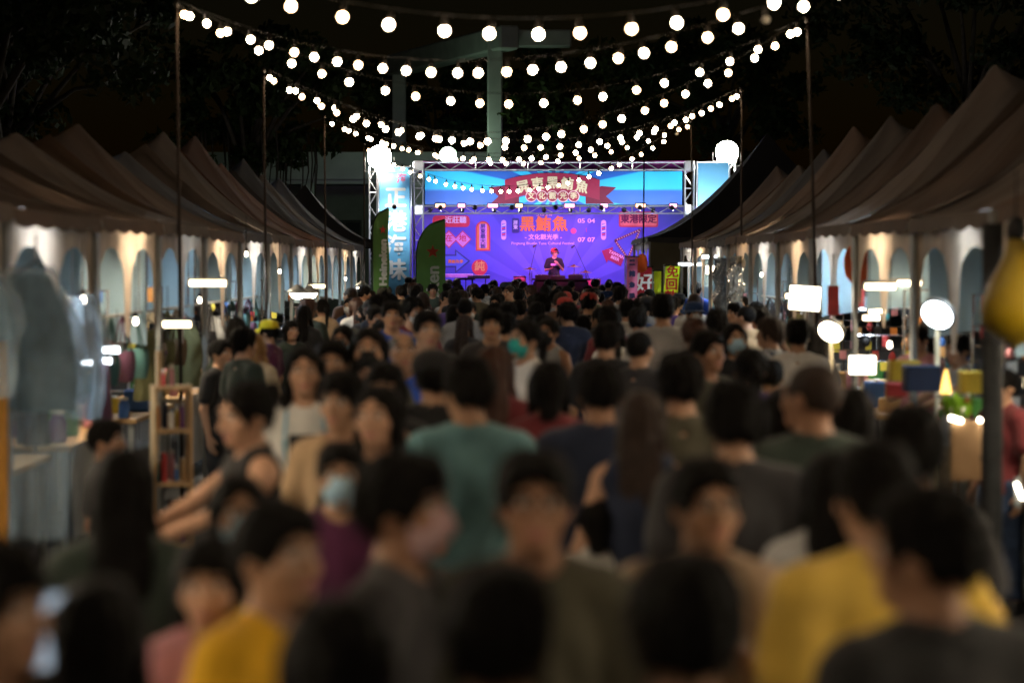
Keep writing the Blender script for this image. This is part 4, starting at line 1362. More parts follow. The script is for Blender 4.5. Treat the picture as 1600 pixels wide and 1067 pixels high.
# feather flags -------------------------------------------------------------------
def feather(px0, px1, pt, d, m, label, edge, rz=0.0, text=None, star=True):
    a, b = P(px0, pt, d), P(px1, pt, d)
    w = (b.x - a.x) / max(.3, math.cos(rz))
    H = a.z
    t = empty('feather_flag', ((a.x + b.x) / 2, d, 0), rz)
    def left(z):   # curved leading edge bends over to the right at the top
        k = max(0, (z - (H - w * 1.25)) / (w * 1.25))
        return -w / 2 + w * (1 - math.sqrt(max(0, 1 - k ** 2.2)))
    def fn(u, v):
        z = .55 + (H - .56) * v ** .8
        x0 = left(z)
        return (x0 + (w / 2 - x0) * u, .02 * math.sin(6 * z + 5 * u), z)
    MB().grid(fn, 12, 60).build('cloth', m, t, True)
    MB().tube([(left(.3 + (H - .3) * i / 30) - .012, 0, .02 + (H - .02) * i / 30) for i in range(31)], .016, 6).build('pole', edge, t, True)
    MB().lathe([(.24, 0), (.24, .03), (.05, .06), (.03, .3)], 16, (-w / 2, 0, 0)).build('base', BLK, t, True)
    if text:
        me = text_mesh(text, w * .62, .012, .003, 'RIGHT')
        for side_ in (1,):
            lettering_o = link('lettering', me, mat('flag_print_white', (.75, .76, .70), .7), t, (.02 * w + w * .06, -.034, H - w * 1.60), (0, R(-90), 0))
    if star:
        s = []
        for k in range(10):
            rr = w * (.24 if k % 2 == 0 else .10); an = R(90 + k * 36)
            s.append((w * .06 + rr * math.cos(an), H - w * 1.12 + rr * math.sin(an)))
        MB().sheet(s, -.036, .004).build('star', mat('flag_print_red', (.62, .06, .04), .7), t)
    tag(t, label, 'flag')
FLG = mat('flag_green', (.12, .26, .07), .75, .1, 3, trans=.25)
feather(651, 696, 343, 50, FLG, 'green feather flag with red star in front of the stage corner', mat('flag_edge_dark', (.02, .035, .02), .7), R(0), 'Heineken')
feather(583, 607, 325, 41.5, FLG, 'second green feather flag turned half edge-on beside the last left tents', mat('flag_edge_dark', (.02, .035, .02), .7), R(38), 'Heineken')

# hanging cloth banners by the dark tent on the right
def hang_flag(px0, px1, py0, py1, d, m, label, text=None, tm=None, size=.25, skew=0.0):
    a, b = P(px0, py0, d), P(px1, py1, d)
    w, h = b.x - a.x, a.z - b.z
    t = empty('hanging_flag', ((a.x + b.x) / 2, d, 0))
    MB().grid(lambda u, v: (-w / 2 + w * u + skew * w * v, .03 * math.sin(5 * v + 4 * u), a.z - h * v), 8, 16).build('cloth', m, t, True)
    MB().tube([(-w / 2 - .03, 0, a.z + .01), (w / 2 + .03, 0, a.z + .01)], .012, 6).build('top_bar', BLK, t)
    MB().tube([(-w / 2 - .02, .03, 0), (-w / 2 - .02, .03, a.z + .03)], .014, 6).build('pole', POST, t)
    if text:
        n = len(text)
        for i, ch in enumerate(text):
            v = (i + .5) / n
            lettering(ch, skew * w * v, -.045, a.z - h * v, size, tm, t, .008)
    tag(t, label, 'flag', 'cloth flags by the dark tent')
hang_flag(979, 996, 402, 472, 40, mat('flag_pink', (.75, .22, .48), .8, trans=.3), 'narrow pink hanging flag by the dark tent', '黑鮪魚季', NAVYP, .10)
hang_flag(996, 1018, 418, 470, 41, mat('flag_red', (.55, .03, .05), .8, trans=.3), 'red hanging flag with a white character', '好', WHITE, .34)
hang_flag(1022, 1033, 424, 470, 40.5, mat('flag_lime', (.62, .80, .03), .8, trans=.3), 'plain lime-yellow strip flag behind the lettered one')
hang_flag(1040, 1062, 416, 474, 39.5, mat('flag_lime', (.62, .80, .03), .8, trans=.3), 'lime-yellow hanging flag with red characters', '免回敵', REDP, .20, -.18)
lan = P(1003, 411, 40.6)
t = empty('orange_lantern', lan); MB().lathe([(.02, -.16), (.08, -.12), (.10, 0), (.08, .10), (.03, .15)], 14).build('body', mat('lantern_orange', (.85, .18, .03), .6, trans=.3), t, True)
MB().tube([(0, 0, .14), (0, 0, .55)], .006, 5).build('cord', WIRE, t)
tag(t, 'small orange lantern above the red flag', 'lantern')
# ------------------------------------------------------------------ stalls: tables, lamps, goods, hanging things
WOOD = mat('table_wood', (.42, .26, .12), .6, .25, 9, .2, 40)
CLOTHW = mat('table_cloth_pale', (.40, .42, .42), .85, .1, 4)
CARD = mat('cardboard', (.42, .27, .13), .85, .12, 8)
GOODM = {k: mat('goods_' + k, c, .5, .12, 9) for k, c in dict(orange=(.60, .22, .05), yellow=(.68, .50, .06), red=(.45, .05, .05), green=(.08, .30, .07), white=(.68, .66, .60), teal=(.05, .26, .28), blue=(.05, .13, .36), navy=(.02, .04, .10), purple=(.18, .06, .20), pink=(.55, .25, .30)).items()}

def table(x, y, w, l, z, label, m=WOOD, cloth=None, rz=0.0):
    t = empty('market_table', (x, y, 0), rz)
    MB().box((0, 0, z - .02), (w, l, .04)).build('tabletop', m, t)
    for sx in (-1, 1):
        for sy in (-1, 1):
            MB().box((sx * (w / 2 - .05), sy * (l / 2 - .05), (z - .04) / 2), (.045, .045, z - .045)).build('leg', POST, t)
    if cloth:
        MB().grid(lambda a, b: (-math.copysign(1, x) * (w / 2 + .012) + .012 * math.sin(a * 40) * b, -l / 2 + l * a, z + .004 - b * (z - .1)), 40, 5).build('cloth_front', cloth, t, True)
    tag(t, label, 'table', 'market tables')
    return t

def carton(x, y, z, s, m, label, rz=0.0, group='cartons on the tables'):
    t = empty('carton', (x, y, z), rz)
    MB().box((0, 0, s[2] / 2), s).build('box', m, t)
    MB().box((0, 0, s[2] + .003), (s[0] * .22, s[1] * .96, .004)).build('tape', GOODM['white'], t)
    tag(t, label, 'box', group)

def jar(x, y, z, r, h, m, label, group='jars and cups on the tables'):
    t = empty('jar', (x, y, z))
    MB().lathe([(r * .8, 0), (r, .01), (r, h * .78), (r * .7, h * .9), (r * .7, h)], 14).build('body', m, t, True)
    MB().lathe([(r * .78, h), (r * .78, h + .02), (r * .7, h + .024)], 14).build('lid', GOODM['white'], t, True)
    tag(t, label, 'jar', group)

def handbag(x, y, ztop, s, m, label, rz=0.0, group='bags hanging from the tent bars'):
    t = empty('hanging_bag', (x, y, ztop), rz)
    w, d, h = s
    def fn(u, v):
        a = 2 * math.pi * u
        k = (.55 + .45 * math.sin(math.pi * min(1, v * .8 + .2)))
        return (math.copysign(abs(math.cos(a)) ** .6, math.cos(a)) * w / 2 * (k * .25 + .75), math.copysign(abs(math.sin(a)) ** .7, math.sin(a)) * d / 2 * k, -.28 - h * v)
    q = MB(); q.grid(fn, 22, 8)
    q.add([fn(i / 22, 1) for i in range(22)], [tuple(range(22))])
    q.build('pouch', m, t, True)
    for sy in (-1, 1):
        MB().tube([(-w * .3, sy * d * .25, -.29), (-w * .12, sy * d * .1, -.06), (0, 0, 0), (w * .12, sy * d * .1, -.06), (w * .3, sy * d * .25, -.29)], .008, 6).build('strap', m, t, True)
    MB().box((0, -d * .5 - .004, -.28 - h * .35), (w * .3, .01, .04)).build('clasp', CHR, t)
    tag(t, label, 'bag', group)

def garment(x, y, ztop, w, h, m, label, rz=0.0, group='garments hanging from the tent bars'):
    t = empty('hanging_garment', (x, y, ztop), rz)
    def fn(u, v):
        a = 2 * math.pi * u
        ww = w / 2 * (.55 + .45 * min(1, v * 4) - .12 * v + .10 * max(0, v - .6))
        return (ww * math.cos(a) + .012 * math.sin(13 * v + 5 * a), (.055 + .03 * v) * math.sin(a) * (1 + .25 * math.sin(6 * a)), -.10 - h * v - .05 * abs(math.cos(a)) * (1 - v))
    MB().grid(fn, 30, 14).build('cloth', m, t, True)
    MB().tube([(-w * .36, 0, -.13), (0, 0, -.04), (w * .36, 0, -.13)], .007, 6).build('hanger', BLK, t, True)
    MB().tube([(0, 0, -.045), (0, 0, .0), (.02, 0, .025), (.035, 0, 0)], .004, 5).build('hook', CHR, t, True)
    tag(t, label, 'garment', group)

def panel_lamp(px, py, d, w, h, warm, label, rnd=False, tilt=0.0, roll=0.0, strength=11.0, pole_to=0.0):
    c = P(px, py, d)
    t = empty('panel_lamp', (c.x, d, pole_to))
    m = glow('panel_%s' % ('warm' if warm else 'cool'), (1.0, .86, .62) if warm else (.82, .93, 1.0), strength)
    hd = empty('lamp_head', (0, 0, c.z - pole_to)); hd.parent = t
    hd.rotation_euler = (tilt, roll, R(10) if px < 1000 else R(-12))
    if rnd:
        MB().lathe([(.001, -.004), (w / 2, -.002), (w / 2, .004), (.001, .006)], 28).build('light_panel', m, hd, False, (0, -.03, 0), (R(90), 0, 0))
        MB().lathe([(w / 2 + .012, -.012), (w / 2 + .02, .0), (w / 2 + .01, .03), (.05, .05)], 28).build('housing', LAMPH, hd, True, (0, -.02, 0), (R(-90), 0, 0))
    else:
        MB().box((0, -.034, 0), (w, .008, h)).build('light_panel', m, hd)
        MB().box((0, 0, 0), (w + .03, .05, h + .03)).build('housing', LAMPH, hd)
    MB().tube([(0, .05, -.02), (0, .05, -h * .6)], .018, 8).build('yoke', LAMPH, hd)
    MB().tube([(0, .05, 0), (0, .05, c.z - pole_to - h * .5)], .017, 8).build('stand_pole', mat('stand_beige', (.42, .36, .24), .5), t, True)
    MB().lathe([(.18, 0), (.18, .02), (.03, .04)], 16, (0, .05, 0)).build('base', LAMPH, t)
    tag(t, label, 'lamp', 'lamps on stands at the stalls')

# right-hand lamps as seen above the crowd
panel_lamp(1258, 466, 21.5, .26, .20, True, 'square bright panel lamp on a beige stand at the right stalls', roll=R(4))
panel_lamp(1300, 515, 19.6, .20, .17, True, 'round warm lamp tilted beside the square panel lamp on the right', True, R(40), R(26))
panel_lamp(1348, 570, 18.4, .19, .13, True, 'low small square lamp under the round lamp on the right')
panel_lamp(1467, 488, 16.0, .205, .19, False, 'round bluish white lamp beside the dark post at right', True, R(38), R(32))
panel_lamp(1112, 422, 38, .17, .12, True, 'small white panel lamp inside the big dark tent entrance', strength=12)
# bar lamps seen in the stalls
def bar(px, py, d, ln, warm, label, tilt=0.0):
    c = P(px, py, d)
    t = tube_lamp(c.x, c.y, c.z, ln, warm, label, 'bar lamps hanging in the stalls', along='x', r=.026, cord=.25)
    t.rotation_euler[1] = tilt
    for c_ in t.children:
        if c_.name.startswith('tube'): c_.material_slots[0].material = glow('bar_warm', (1.0, .80, .50), 7.0) if warm else glow('bar_cool', (.82, .93, 1.0), 7.0)
bar(1375, 447, 19.0, .24, True, 'warm bar lamp at right, nearer half of the overlapping pair')
bar(1412, 442, 20.5, .30, True, 'warm bar lamp at right, farther half of the overlapping pair')
bar(1371, 486, 22, .16, True, 'short warm bar lamp under the overlapping pair', R(-6))
bar(1361, 496, 22, .15, True, 'lowest short warm bar lamp under the overlapping pair')
bar(1118, 401, 36, .40, False, 'slanted white bar lamp by the dark tent', R(8))
bar(1080, 413, 40, .42, False, 'thin cool bar lamp in the dark tent opening')
bar(1250, 462, 25, .3, True, 'warm bar lamp behind the square panel lamp')
bar(325, 442, 19.5, .29, True, 'warm bar lamp in the left stalls, upper of two yellow ones')
bar(277, 506, 18.5, .21, True, 'warm bar lamp in the left stalls, lower of two yellow ones')
bar(174, 546, 17.5, .12, False, 'short white bar lamp in the left stalls, upper of a stepped three')
bar(139, 564, 17.0, .10, False, 'short white bar lamp in the left stalls, leftmost of a stepped three')
bar(167, 563, 17.8, .07, False, 'short white bar lamp in the left stalls, smallest of a stepped three')
bar(495, 447, 33, .22, True, 'short bar lamp beyond the pair of shaded lamps on the left')
def shade_lamp(px, py, d, label):
    c = P(px, py, d)
    t = empty('shaded_lamp', c)
    MB().lathe([(.13, -.02), (.12, .02), (.05, .06), (.03, .09)], 18).build('shade', LAMPH, t, True)
    MB().lathe([(.01, -.09), (.06, -.075), (.10, -.02), (.10, -.01)], 16).build('bulb', glow('shade_bulb', (1.0, .88, .66), 14.0), t, True)
    MB().tube([(0, 0, .08), (0, 0, .45)], .005, 5).build('cord', WIRE, t)
    tag(t, label, 'lamp', 'shaded lamps in the left stalls')
shade_lamp(465, 456, 30, 'hanging shaded lamp on the left, nearer of the pair')
shade_lamp(484, 456, 31.5, 'hanging shaded lamp on the left, farther of the pair')
shade_lamp(566, 447, 42, 'small shaded lamp at the stage end of the left tents')

TB_L, TB_R = [], []
NEAR = ['front', 'second', 'third', 'fourth', 'fifth', 'sixth', 'seventh']
cols = list(GOODM)
for side, rows, nm in ((-1, left_rows, 'left'), (1, right_rows, 'right')):
    for i, y in enumerate(rows[5:12]):
        x = side * (EDGE + .62)
        table(x, y + 1.45, .7, 2.3, .78, f'{["wooden", "pale cloth-covered"][i % 2]} stall table in the {ORD[i + 5]} tent of the {nm} row', WOOD, CLOTHW if i % 2 else None)
        for j in range(9 if i < 4 else 5):
            xx = x + random.uniform(-.25, .25); yy = y + .45 + j * (.23 if i < 4 else .42) + random.uniform(-.05, .05)
            if (j + i) % 3 == 0:
                carton(xx, yy, .782, (random.uniform(.13, .24), random.uniform(.13, .2), random.uniform(.10, .34)), CARD if j % 2 else GOODM[cols[(i + j) % len(cols)]], f'small {"cardboard" if j % 2 else cols[(i + j) % len(cols)]} box, {ORD[j]} item along the {ORD[i + 5]} stall table of the {nm} row', random.uniform(-.2, .2), f'boxes, {nm} row {ORD[i + 5]} table')
            else:
                jar(xx, yy, .782, random.uniform(.04, .075), random.uniform(.12, .26), GOODM[cols[(i * 3 + j * 5) % len(cols)]], f'{cols[(i * 3 + j * 5) % len(cols)]} jar, {ORD[j]} item along the {ORD[i + 5]} stall table of the {nm} row', f'jars, {nm} row {ORD[i + 5]} table')
BAGM = [mat('bag_black', (.03, .03, .035), .5), mat('bag_brown', (.14, .09, .05), .6), mat('bag_teal', (.05, .13, .13), .6), mat('bag_grey', (.22, .23, .24), .7), mat('bag_olive', (.13, .13, .06), .7), mat('bag_plum', (.12, .05, .09), .6)]
BAGN = ['black', 'brown', 'teal', 'grey', 'olive', 'plum']
for side, rows, nm in ((-1, left_rows, 'left'), (1, right_rows, 'right')):
    for i, y in enumerate(rows[5:10]):
        if side > 0 and i < 3: continue
        for j in range(5):
            k = (i * 2 + j * 3 + (1 if side > 0 else 0)) % 6
            yy = y + .3 + j * .55
            x = side * (EDGE + .16)
            if (i + j) % 4 == 2:
                garment(x, yy, 1.66, .42, .62, BAGM[k], f'{BAGN[k]} garment on a hanger, {ORD[j]} piece on the front rail of the {ORD[i + 5]} {nm} tent', R(70 + 20 * j), 'garments hanging on the stall rails')
                MB_cord = None
            else:
                handbag(x, yy, 1.685, (.26, .12, .24), BAGM[k], f'{BAGN[k]} bag, {ORD[j]} piece on the front rail of the {ORD[i + 5]} {nm} tent', R(60 + 25 * j), 'bags hanging on the stall rails')
        # the rail that carries them
        r_ = empty('hanging_rail', (side * (EDGE + .16), y + 1.5, 0))
        MB().tube([(0, -1.4, 1.69), (0, 1.4, 1.69)], .014, 8).build('rail', POST, r_)
        for s in (-1, 1): MB().tube([(0, s * 1.3, 1.69), (0, s * 1.3, 2.36)], .008, 6).build('hook_chain', CHR, r_)
        tag(r_, f'rail for hanging goods in the {ORD[i + 5]} tent of the {nm} row', 'rail', 'rails under the tent fronts')

# clear plastic garment covers at the near left stall
PLAS = bpy.data.materials.new('clear_plastic_film')
n_, l_ = nodes_of(PLAS)
b_ = n_['Principled BSDF']
b_.inputs['Base Color'].default_value = (.52, .70, .86, 1)
b_.inputs['Roughness'].default_value = .14
b_.inputs['Alpha'].default_value = .30
b_.inputs['Specular IOR Level'].default_value = .8
nz_ = n_.new('ShaderNodeTexNoise'); nz_.inputs['Scale'].default_value = 9; nz_.inputs['Detail'].default_value = 5
bp_ = n_.new('ShaderNodeBump'); bp_.inputs['Strength'].default_value = .9; bp_.inputs['Distance'].default_value = .03
tcp_ = n_.new('ShaderNodeTexCoord'); mpp_ = n_.new('ShaderNodeMapping'); mpp_.inputs['Scale'].default_value = (2.2, 2.2, .55)
l_.new(tcp_.outputs['Object'], mpp_.inputs['Vector']); l_.new(mpp_.outputs['Vector'], nz_.inputs['Vector'])
l_.new(nz_.outputs['Fac'], bp_.inputs['Height']); l_.new(bp_.outputs['Normal'], b_.inputs['Normal'])
def wrapped_coat(px, py, d, w, h, m, label):
    c = P(px, py, d)
    t = empty('wrapped_garment', c, R(35))
    ph = [random.uniform(0, 6.28) for _ in range(6)]
    def fn(u, v, g=0.0, cr=.0):
        a = 2 * math.pi * u
        ww = (w / 2 + g) * (.40 + .60 * min(1, v * 4.5)) * (1 - .42 * max(0, min(1, (v - .42) / .25)))
        k = 1 + cr * (math.sin(4 * a + 2.2 * v + ph[0]) + .8 * math.sin(9 * a - 3 * v + ph[1]) + .5 * math.sin(17 * a + 6 * v + ph[2]) + .25 * math.sin(19 * v + 3 * a + ph[3]))
        return (ww * k * math.cos(a) + .03 * math.sin(5 * v + ph[4]), (.13 + g) * k * math.sin(a), -.06 - h * v)
    MB().grid(lambda u, v: fn(u, .03 + v * .50, -.01, .10), 28, 16).build('coat', m, t, True)
    MB().grid(lambda u, v: fn(u, v, .045, .085), 64, 44).build('plastic_cover', PLAS, t, True)
    MB().tube([(-w * .35, 0, -.12), (0, 0, -.03), (w * .35, 0, -.12)], .008, 6).build('hanger', BLK, t, True)
    MB().tube([(0, 0, -.03), (0, 0, .10)], .005, 5).build('hook', CHR, t)
    tag(t, label, 'garment', 'plastic-wrapped garments')
wrapped_coat(56, 398, 12.6, .40, 1.42, mat('coat_denim', (.20, .34, .46), .8, .3, 8), 'denim blue garment in a long clear plastic cover at the near left stall')
wrapped_coat(128, 446, 15.6, .22, .80, mat('coat_grey', (.25, .26, .27), .8, .3, 8), 'pale grey garment in clear plastic just behind the denim one')
wrapped_coat(-24, 405, 11.9, .26, .62, mat('coat_denim', (.20, .34, .46), .8, .3, 8), 'blue garment in clear plastic cut off by the left edge')
# orange post at the left edge
t = empty('display_post', (P(4, 700, 12.2).x, 12.2, 0)); MB().box((0, 0, .85), (.05, .05, 1.7)).build('post', mat('wood_orange', (.70, .32, .05), .6), t)
MB().box((0, 0, .02), (.25, .25, .04)).build('foot', WOOD, t)
tag(t, 'orange-brown display post at the left edge of the picture', 'post')
# wooden shelf with goods on the left
t = empty('display_shelf', (P(268, 700, 15.2).x, 15.2, 0), R(15))
t.scale = (.55, 1, .95)
for sx in (-1, 1): MB().box((sx * .2, 0, .70), (.035, .26, 1.40)).build('side_board', WOOD, t)
for z in (.35, .75, 1.1, 1.38): MB().box((0, 0, z), (.365, .25, .025)).build('shelf_board', WOOD, t)
tag(t, 'light wooden display shelf with goods beside the browsing woman', 'shelf')
sp = P(268, 700, 15.2)
for k in range(18):
    row = k // 5 if k < 15 else 3
    z = (.365, .765, 1.115, 1.395)[row]
    dx = (-.15, -.08, .0, .07, .14)[k % 5]
    c = cols[(k * 7) % len(cols)]
    z *= .95
    xx, yy = sp.x + dx * .5, 15.2 + dx * .14 - .04 + .05 * (k % 2)
    where = f'{["bottom", "second", "third", "top"][row]} board of the wooden display shelf, {["first", "second", "third", "fourth", "fifth"][k % 5]} item'
    if k % 3: jar(xx, yy, z, .013 + .003 * (k % 2), .08 + .03 * (k % 4), GOODM[c], f'{c} jar on the {where}', 'goods on the wooden shelf')
    else: carton(xx, yy, z, (.032, .07, .10 + .04 * (k % 4)), CARD if k % 2 else GOODM[c], f'{"cardboard" if k % 2 else c} box on the {where}', .3, 'goods on the wooden shelf')
# big yellow inflatable with black tip hanging at right
c = P(1585, 470, 11.6)
t = empty('yellow_inflatable', (c.x, 11.6, c.z))
YEL = mat('vinyl_yellow', (.30, .20, .005), .35, .08, 4, spec=.5)
def infl(u, v):
    a = 2 * math.pi * u
    s = v
    r = .035 + .185 * math.sin(math.pi * min(1.0, s * .80)) ** .8 * (.35 + .65 * s) if s < .985 else .02
    r = [.04, .055, .075, .10, .125, .15, .17, .185, .19, .18, .15, .09, .01][int(round(s * 12))]
    return (r * math.cos(a) - .10 * (s - .5) ** 2 + .03, r * .8 * math.sin(a), .30 - .52 * s)
MB().grid(infl, 24, 12).build('body', YEL, t, True)
MB().lathe([(.042, 0), (.050, .03), (.046, .07), (.028, .10), (.01, .11)], 14, (.005, 0, .295)).build('tip', BLK, t, True)
MB().tube([(.005, 0, .39), (.005, 0, .62)], .005, 5).build('cord', WIRE, t)
tag(t, 'big yellow pear-shaped inflatable with black tip hanging at the right edge', 'inflatable')

# right counter with crates, greens and an edge-lit sign
table(3.45, 14.6, .8, 1.9, .95, 'grey counter in front of the vendor at right', mat('counter_grey', (.30, .32, .33), .6), CLOTHW)
def crate(px, py, d, w, h, m, label):
    c = P(px, py, d)
    t = empty('crate', (c.x, d, c.z - h / 2))
    for sx in (-1, 1):
        MB().box((sx * w / 2, 0, h / 2), (.012, w * .7, h)).build('side', m, t); MB().box((0, sx * w * .35, h / 2), (w - .014, .012, h)).build('end', m, t)
    MB().box((0, 0, .006), (w - .02, w * .7 - .02, .012)).build('floor', m, t)
    MB().tube([(-w / 2, -w * .36, h), (w / 2, -w * .36, h), (w / 2, w * .36, h), (-w / 2, w * .36, h), (-w / 2, -w * .36, h)], .010, 6).build('rim', m, t)
    tag(t, label, 'crate', 'crates at the right stall')
crate(1525, 598, 15.6, .20, .13, GOODM['yellow'], 'yellow plastic crate on the right counter')
crate(1528, 636, 15.0, .22, .09, GOODM['green'], 'green plastic crate on the right counter')
crate(1440, 592, 15.8, .22, .16, GOODM['navy'], 'navy tub on the right counter')
crate(1412, 580, 16.8, .20, .13, GOODM['yellow'], 'yellow crate behind the navy tub')
crate(1400, 610, 16.0, .12, .08, GOODM['red'], 'small red tray left of the navy tub')
jarp = P(1512, 636, 14.6); jar(jarp.x, 14.6, jarp.z - .06, .022, .12, GOODM['red'], 'slim red bottle on the right counter', 'bottles on the right counter')
# lettuce
c = P(1496, 632, 14.4)
t = empty('leafy_greens', (c.x, 14.4, c.z - .07))
gm = MB(); rs = np.random.RandomState(4)
for k in range(26):
    a = rs.uniform(0, 6.28); r = rs.uniform(.02, .07); hh_ = rs.uniform(.06, .15)
    gm.grid(lambda u, v, a=a, r=r, hh_=hh_: (math.cos(a) * (r + .03 * v) + (u - .5) * .06 * math.sin(a) * math.sin(math.pi * (v * .8 + .15)), math.sin(a) * (r + .03 * v) - (u - .5) * .06 * math.cos(a) * math.sin(math.pi * (v * .8 + .15)), hh_ * v + .01 * math.sin(9 * u)), 4, 4)
gm.build('leaves', mat('greens_leaf', (.22, .42, .03), .5, .3, 12, trans=.25), t, True)
MB().lathe([(.05, 0), (.075, .05), (.07, .055)], 14).build('bowl', GOODM['white'], t, True)
tag(t, 'bunch of bright leafy greens on the right counter', 'greens')
# lit cone lamp and edge-lit sign
c = P(1478, 585, 15.3)
t = empty('cone_lantern', (c.x, 15.3, c.z - .12))
MB().lathe([(.035, 0), (.03, .04), (.018, .10), (.006, .15)], 14).build('shade', glow('lantern_warm', (1.0, .55, .12), 2.0), t, True)
MB().lathe([(.07, -.02), (.07, 0)], 14).build('base', GOODM['white'], t)
tag(t, 'small glowing cone lantern on the right counter', 'lantern')
c = P(1520, 690, 13.6)
t = empty('edge_lit_sign', (c.x, 13.6, 0), R(-8))
z0 = c.z
MB().box((0, .03, z0 - .05), (.24, .03, .34)).build('board', mat('sign_board', (.30, .18, .09), .6), t)
EL = glow('led_edge', (1.0, .90, .70), 16.0)
MB().tube([(-.13, 0, z0 + .135), (-.06, 0, z0 + .115)], .010, 8).build('led_strip', EL, t, True)
MB().tube([(.03, 0, z0 + .125), (.07, 0, z0 + .115), (.10, 0, z0 + .06), (.14, 0, z0 - .05)], .010, 8).build('led_strip', EL, t, True)
for sx in (-.09, .09): MB().tube([(sx, .05, 0), (sx, .05, z0 - .1)], .012, 6).build('leg', POST, t)
tag(t, 'small board sign with glowing white edge strips at lower right', 'sign')
c = P(1592, 770, 12.6)
t = empty('led_strip', (c.x, 12.6, c.z)); MB().tube([(-.015, 0, .05), (.02, 0, -.03)], .007, 8).build('tube', EL, t, True); MB().box((0, .03, 0), (.03, .03, .16)).build('backing', POST, t)
tag(t, 'short glowing strip at the right edge of the picture', 'lamp')
# red round fan and red pennants
c = P(1345, 412, 21); t = empty('round_fan', c, R(-30)); MB().sheet([(.16 * math.cos(a), .20 * math.sin(a)) for a in [k * math.pi / 14 for k in range(28)]], 0, .01).build('disc', mat('fan_orange_red', (.62, .10, .03), .6), t)
MB().tube([(0, .005, -.19), (0, .005, -.34)], .01, 6).build('handle', WOOD, t); MB().tube([(0, .005, .19), (0, .005, .30)], .004, 5).build('cord', WIRE, t)
tag(t, 'orange-red round fan hanging inside a right-hand tent', 'fan')
for i, (px, py) in enumerate(((1302, 468), (1342, 456))):
    c = P(px, py, 21.5 + i); t = empty('pennant', c); MB().grid(lambda u, v: (-.05 + .10 * u, .01 * math.sin(5 * v), .12 - .26 * v), 4, 8).build('cloth', GOODM['red'], t, True)
    MB().tube([(-.055, 0, .122), (.055, 0, .122)], .006, 5).build('bar', POST, t); MB().tube([(0, 0, .125), (0, 0, .40)], .004, 5).build('cord', WIRE, t)
    tag(t, ['red pennant in the right stalls, nearer the square lamp', 'red pennant in the right stalls, under the round fan'][i], 'pennant')
# silver foil streamers on the right
for i, (px, d) in enumerate(((1126, 33.5), (1150, 31.0))):
    c = P(px, 432, d); t = empty('foil_streamer', c)
    MB().grid(lambda u, v: (-.10 + .2 * u + .02 * math.sin(17 * v), .04 * math.sin(9 * u + 13 * v), .25 - .85 * v), 10, 30).build('foil', mat('foil_silver', (.55, .62, .70), .25, .3, 25, .9, 30, metal=.9), t)
    MB().tube([(-.11, 0, .255), (.11, 0, .255)], .008, 6).build('bar', POST, t); MB().tube([(0, 0, .255), (0, 0, .5)], .004, 5).build('cord', WIRE, t)
    tag(t, ['silver foil streamer hanging beside the dark tent', 'silver foil streamer one tent nearer than the other'][i], 'streamer')

# dark wrapped post under the yellow inflatable
c = P(1549, 700, 12.4)
t = empty('stall_post', (c.x, 12.4, 0))
MB().tube([(0, 0, 0), (.004, 0, 1.0), (0, 0, 2.30)], .055, 12).build('wrapping', mat('dark_cloth_wrap', (.03, .032, .034), .85, .3, 12, .4, 30), t, True)
MB().tube([(0, 0, 2.28), (0, 0, 2.36)], .02, 10).build('pole', POST, t)
for z in (.5, 1.1, 1.7): MB().lathe([(.057, -.012), (.060, 0), (.057, .012)], 14, (0, 0, z)).build('strap', BLK, t)
tag(t, 'dark cloth-wrapped post below the yellow inflatable', 'post')

# little bulbs added for sparkle, standing in for bright specks among the stalls
lb_me = MB().lathe([(.003, -.018), (.010, -.014), (.015, -.002), (.013, .010), (.009, .03)], 12).mesh('bulb', True)
for i, (px, py, d, where) in enumerate([(212, 503, 17.2, 'over the near left table'), (312, 470, 22, 'left of the upper yellow bar lamp'), (385, 398, 25, 'high under the left tents'), (437, 425, 29, 'between left tent posts'), (540, 436, 38, 'far down the left tents'), (1190, 430, 29, 'under the right tents near the dark tent'), (1425, 520, 19, 'behind the right counter'), (1545, 520, 16, 'beside the yellow inflatable'), (130, 470, 15.5, 'beside the wrapped garments'), (1390, 540, 18, 'low in the right stalls')]):
    t = empty('sparkle_bulb', P(px, py, d))
    link('bulb', lb_me, glow('little_bulb', (1.0, .86, .66), 14.0), t)
    MB().lathe([(.014, .028), (.016, .06), (.006, .07)], 10).build('socket', CAPM, t, True)
    MB().tube([(0, 0, .06), (0, 0, .40)], .004, 5).build('cord', WIRE, t)
    tag(t, f'small bulb added for sparkle, hanging {where}', 'bulb', 'sparkle bulbs added in the stalls')

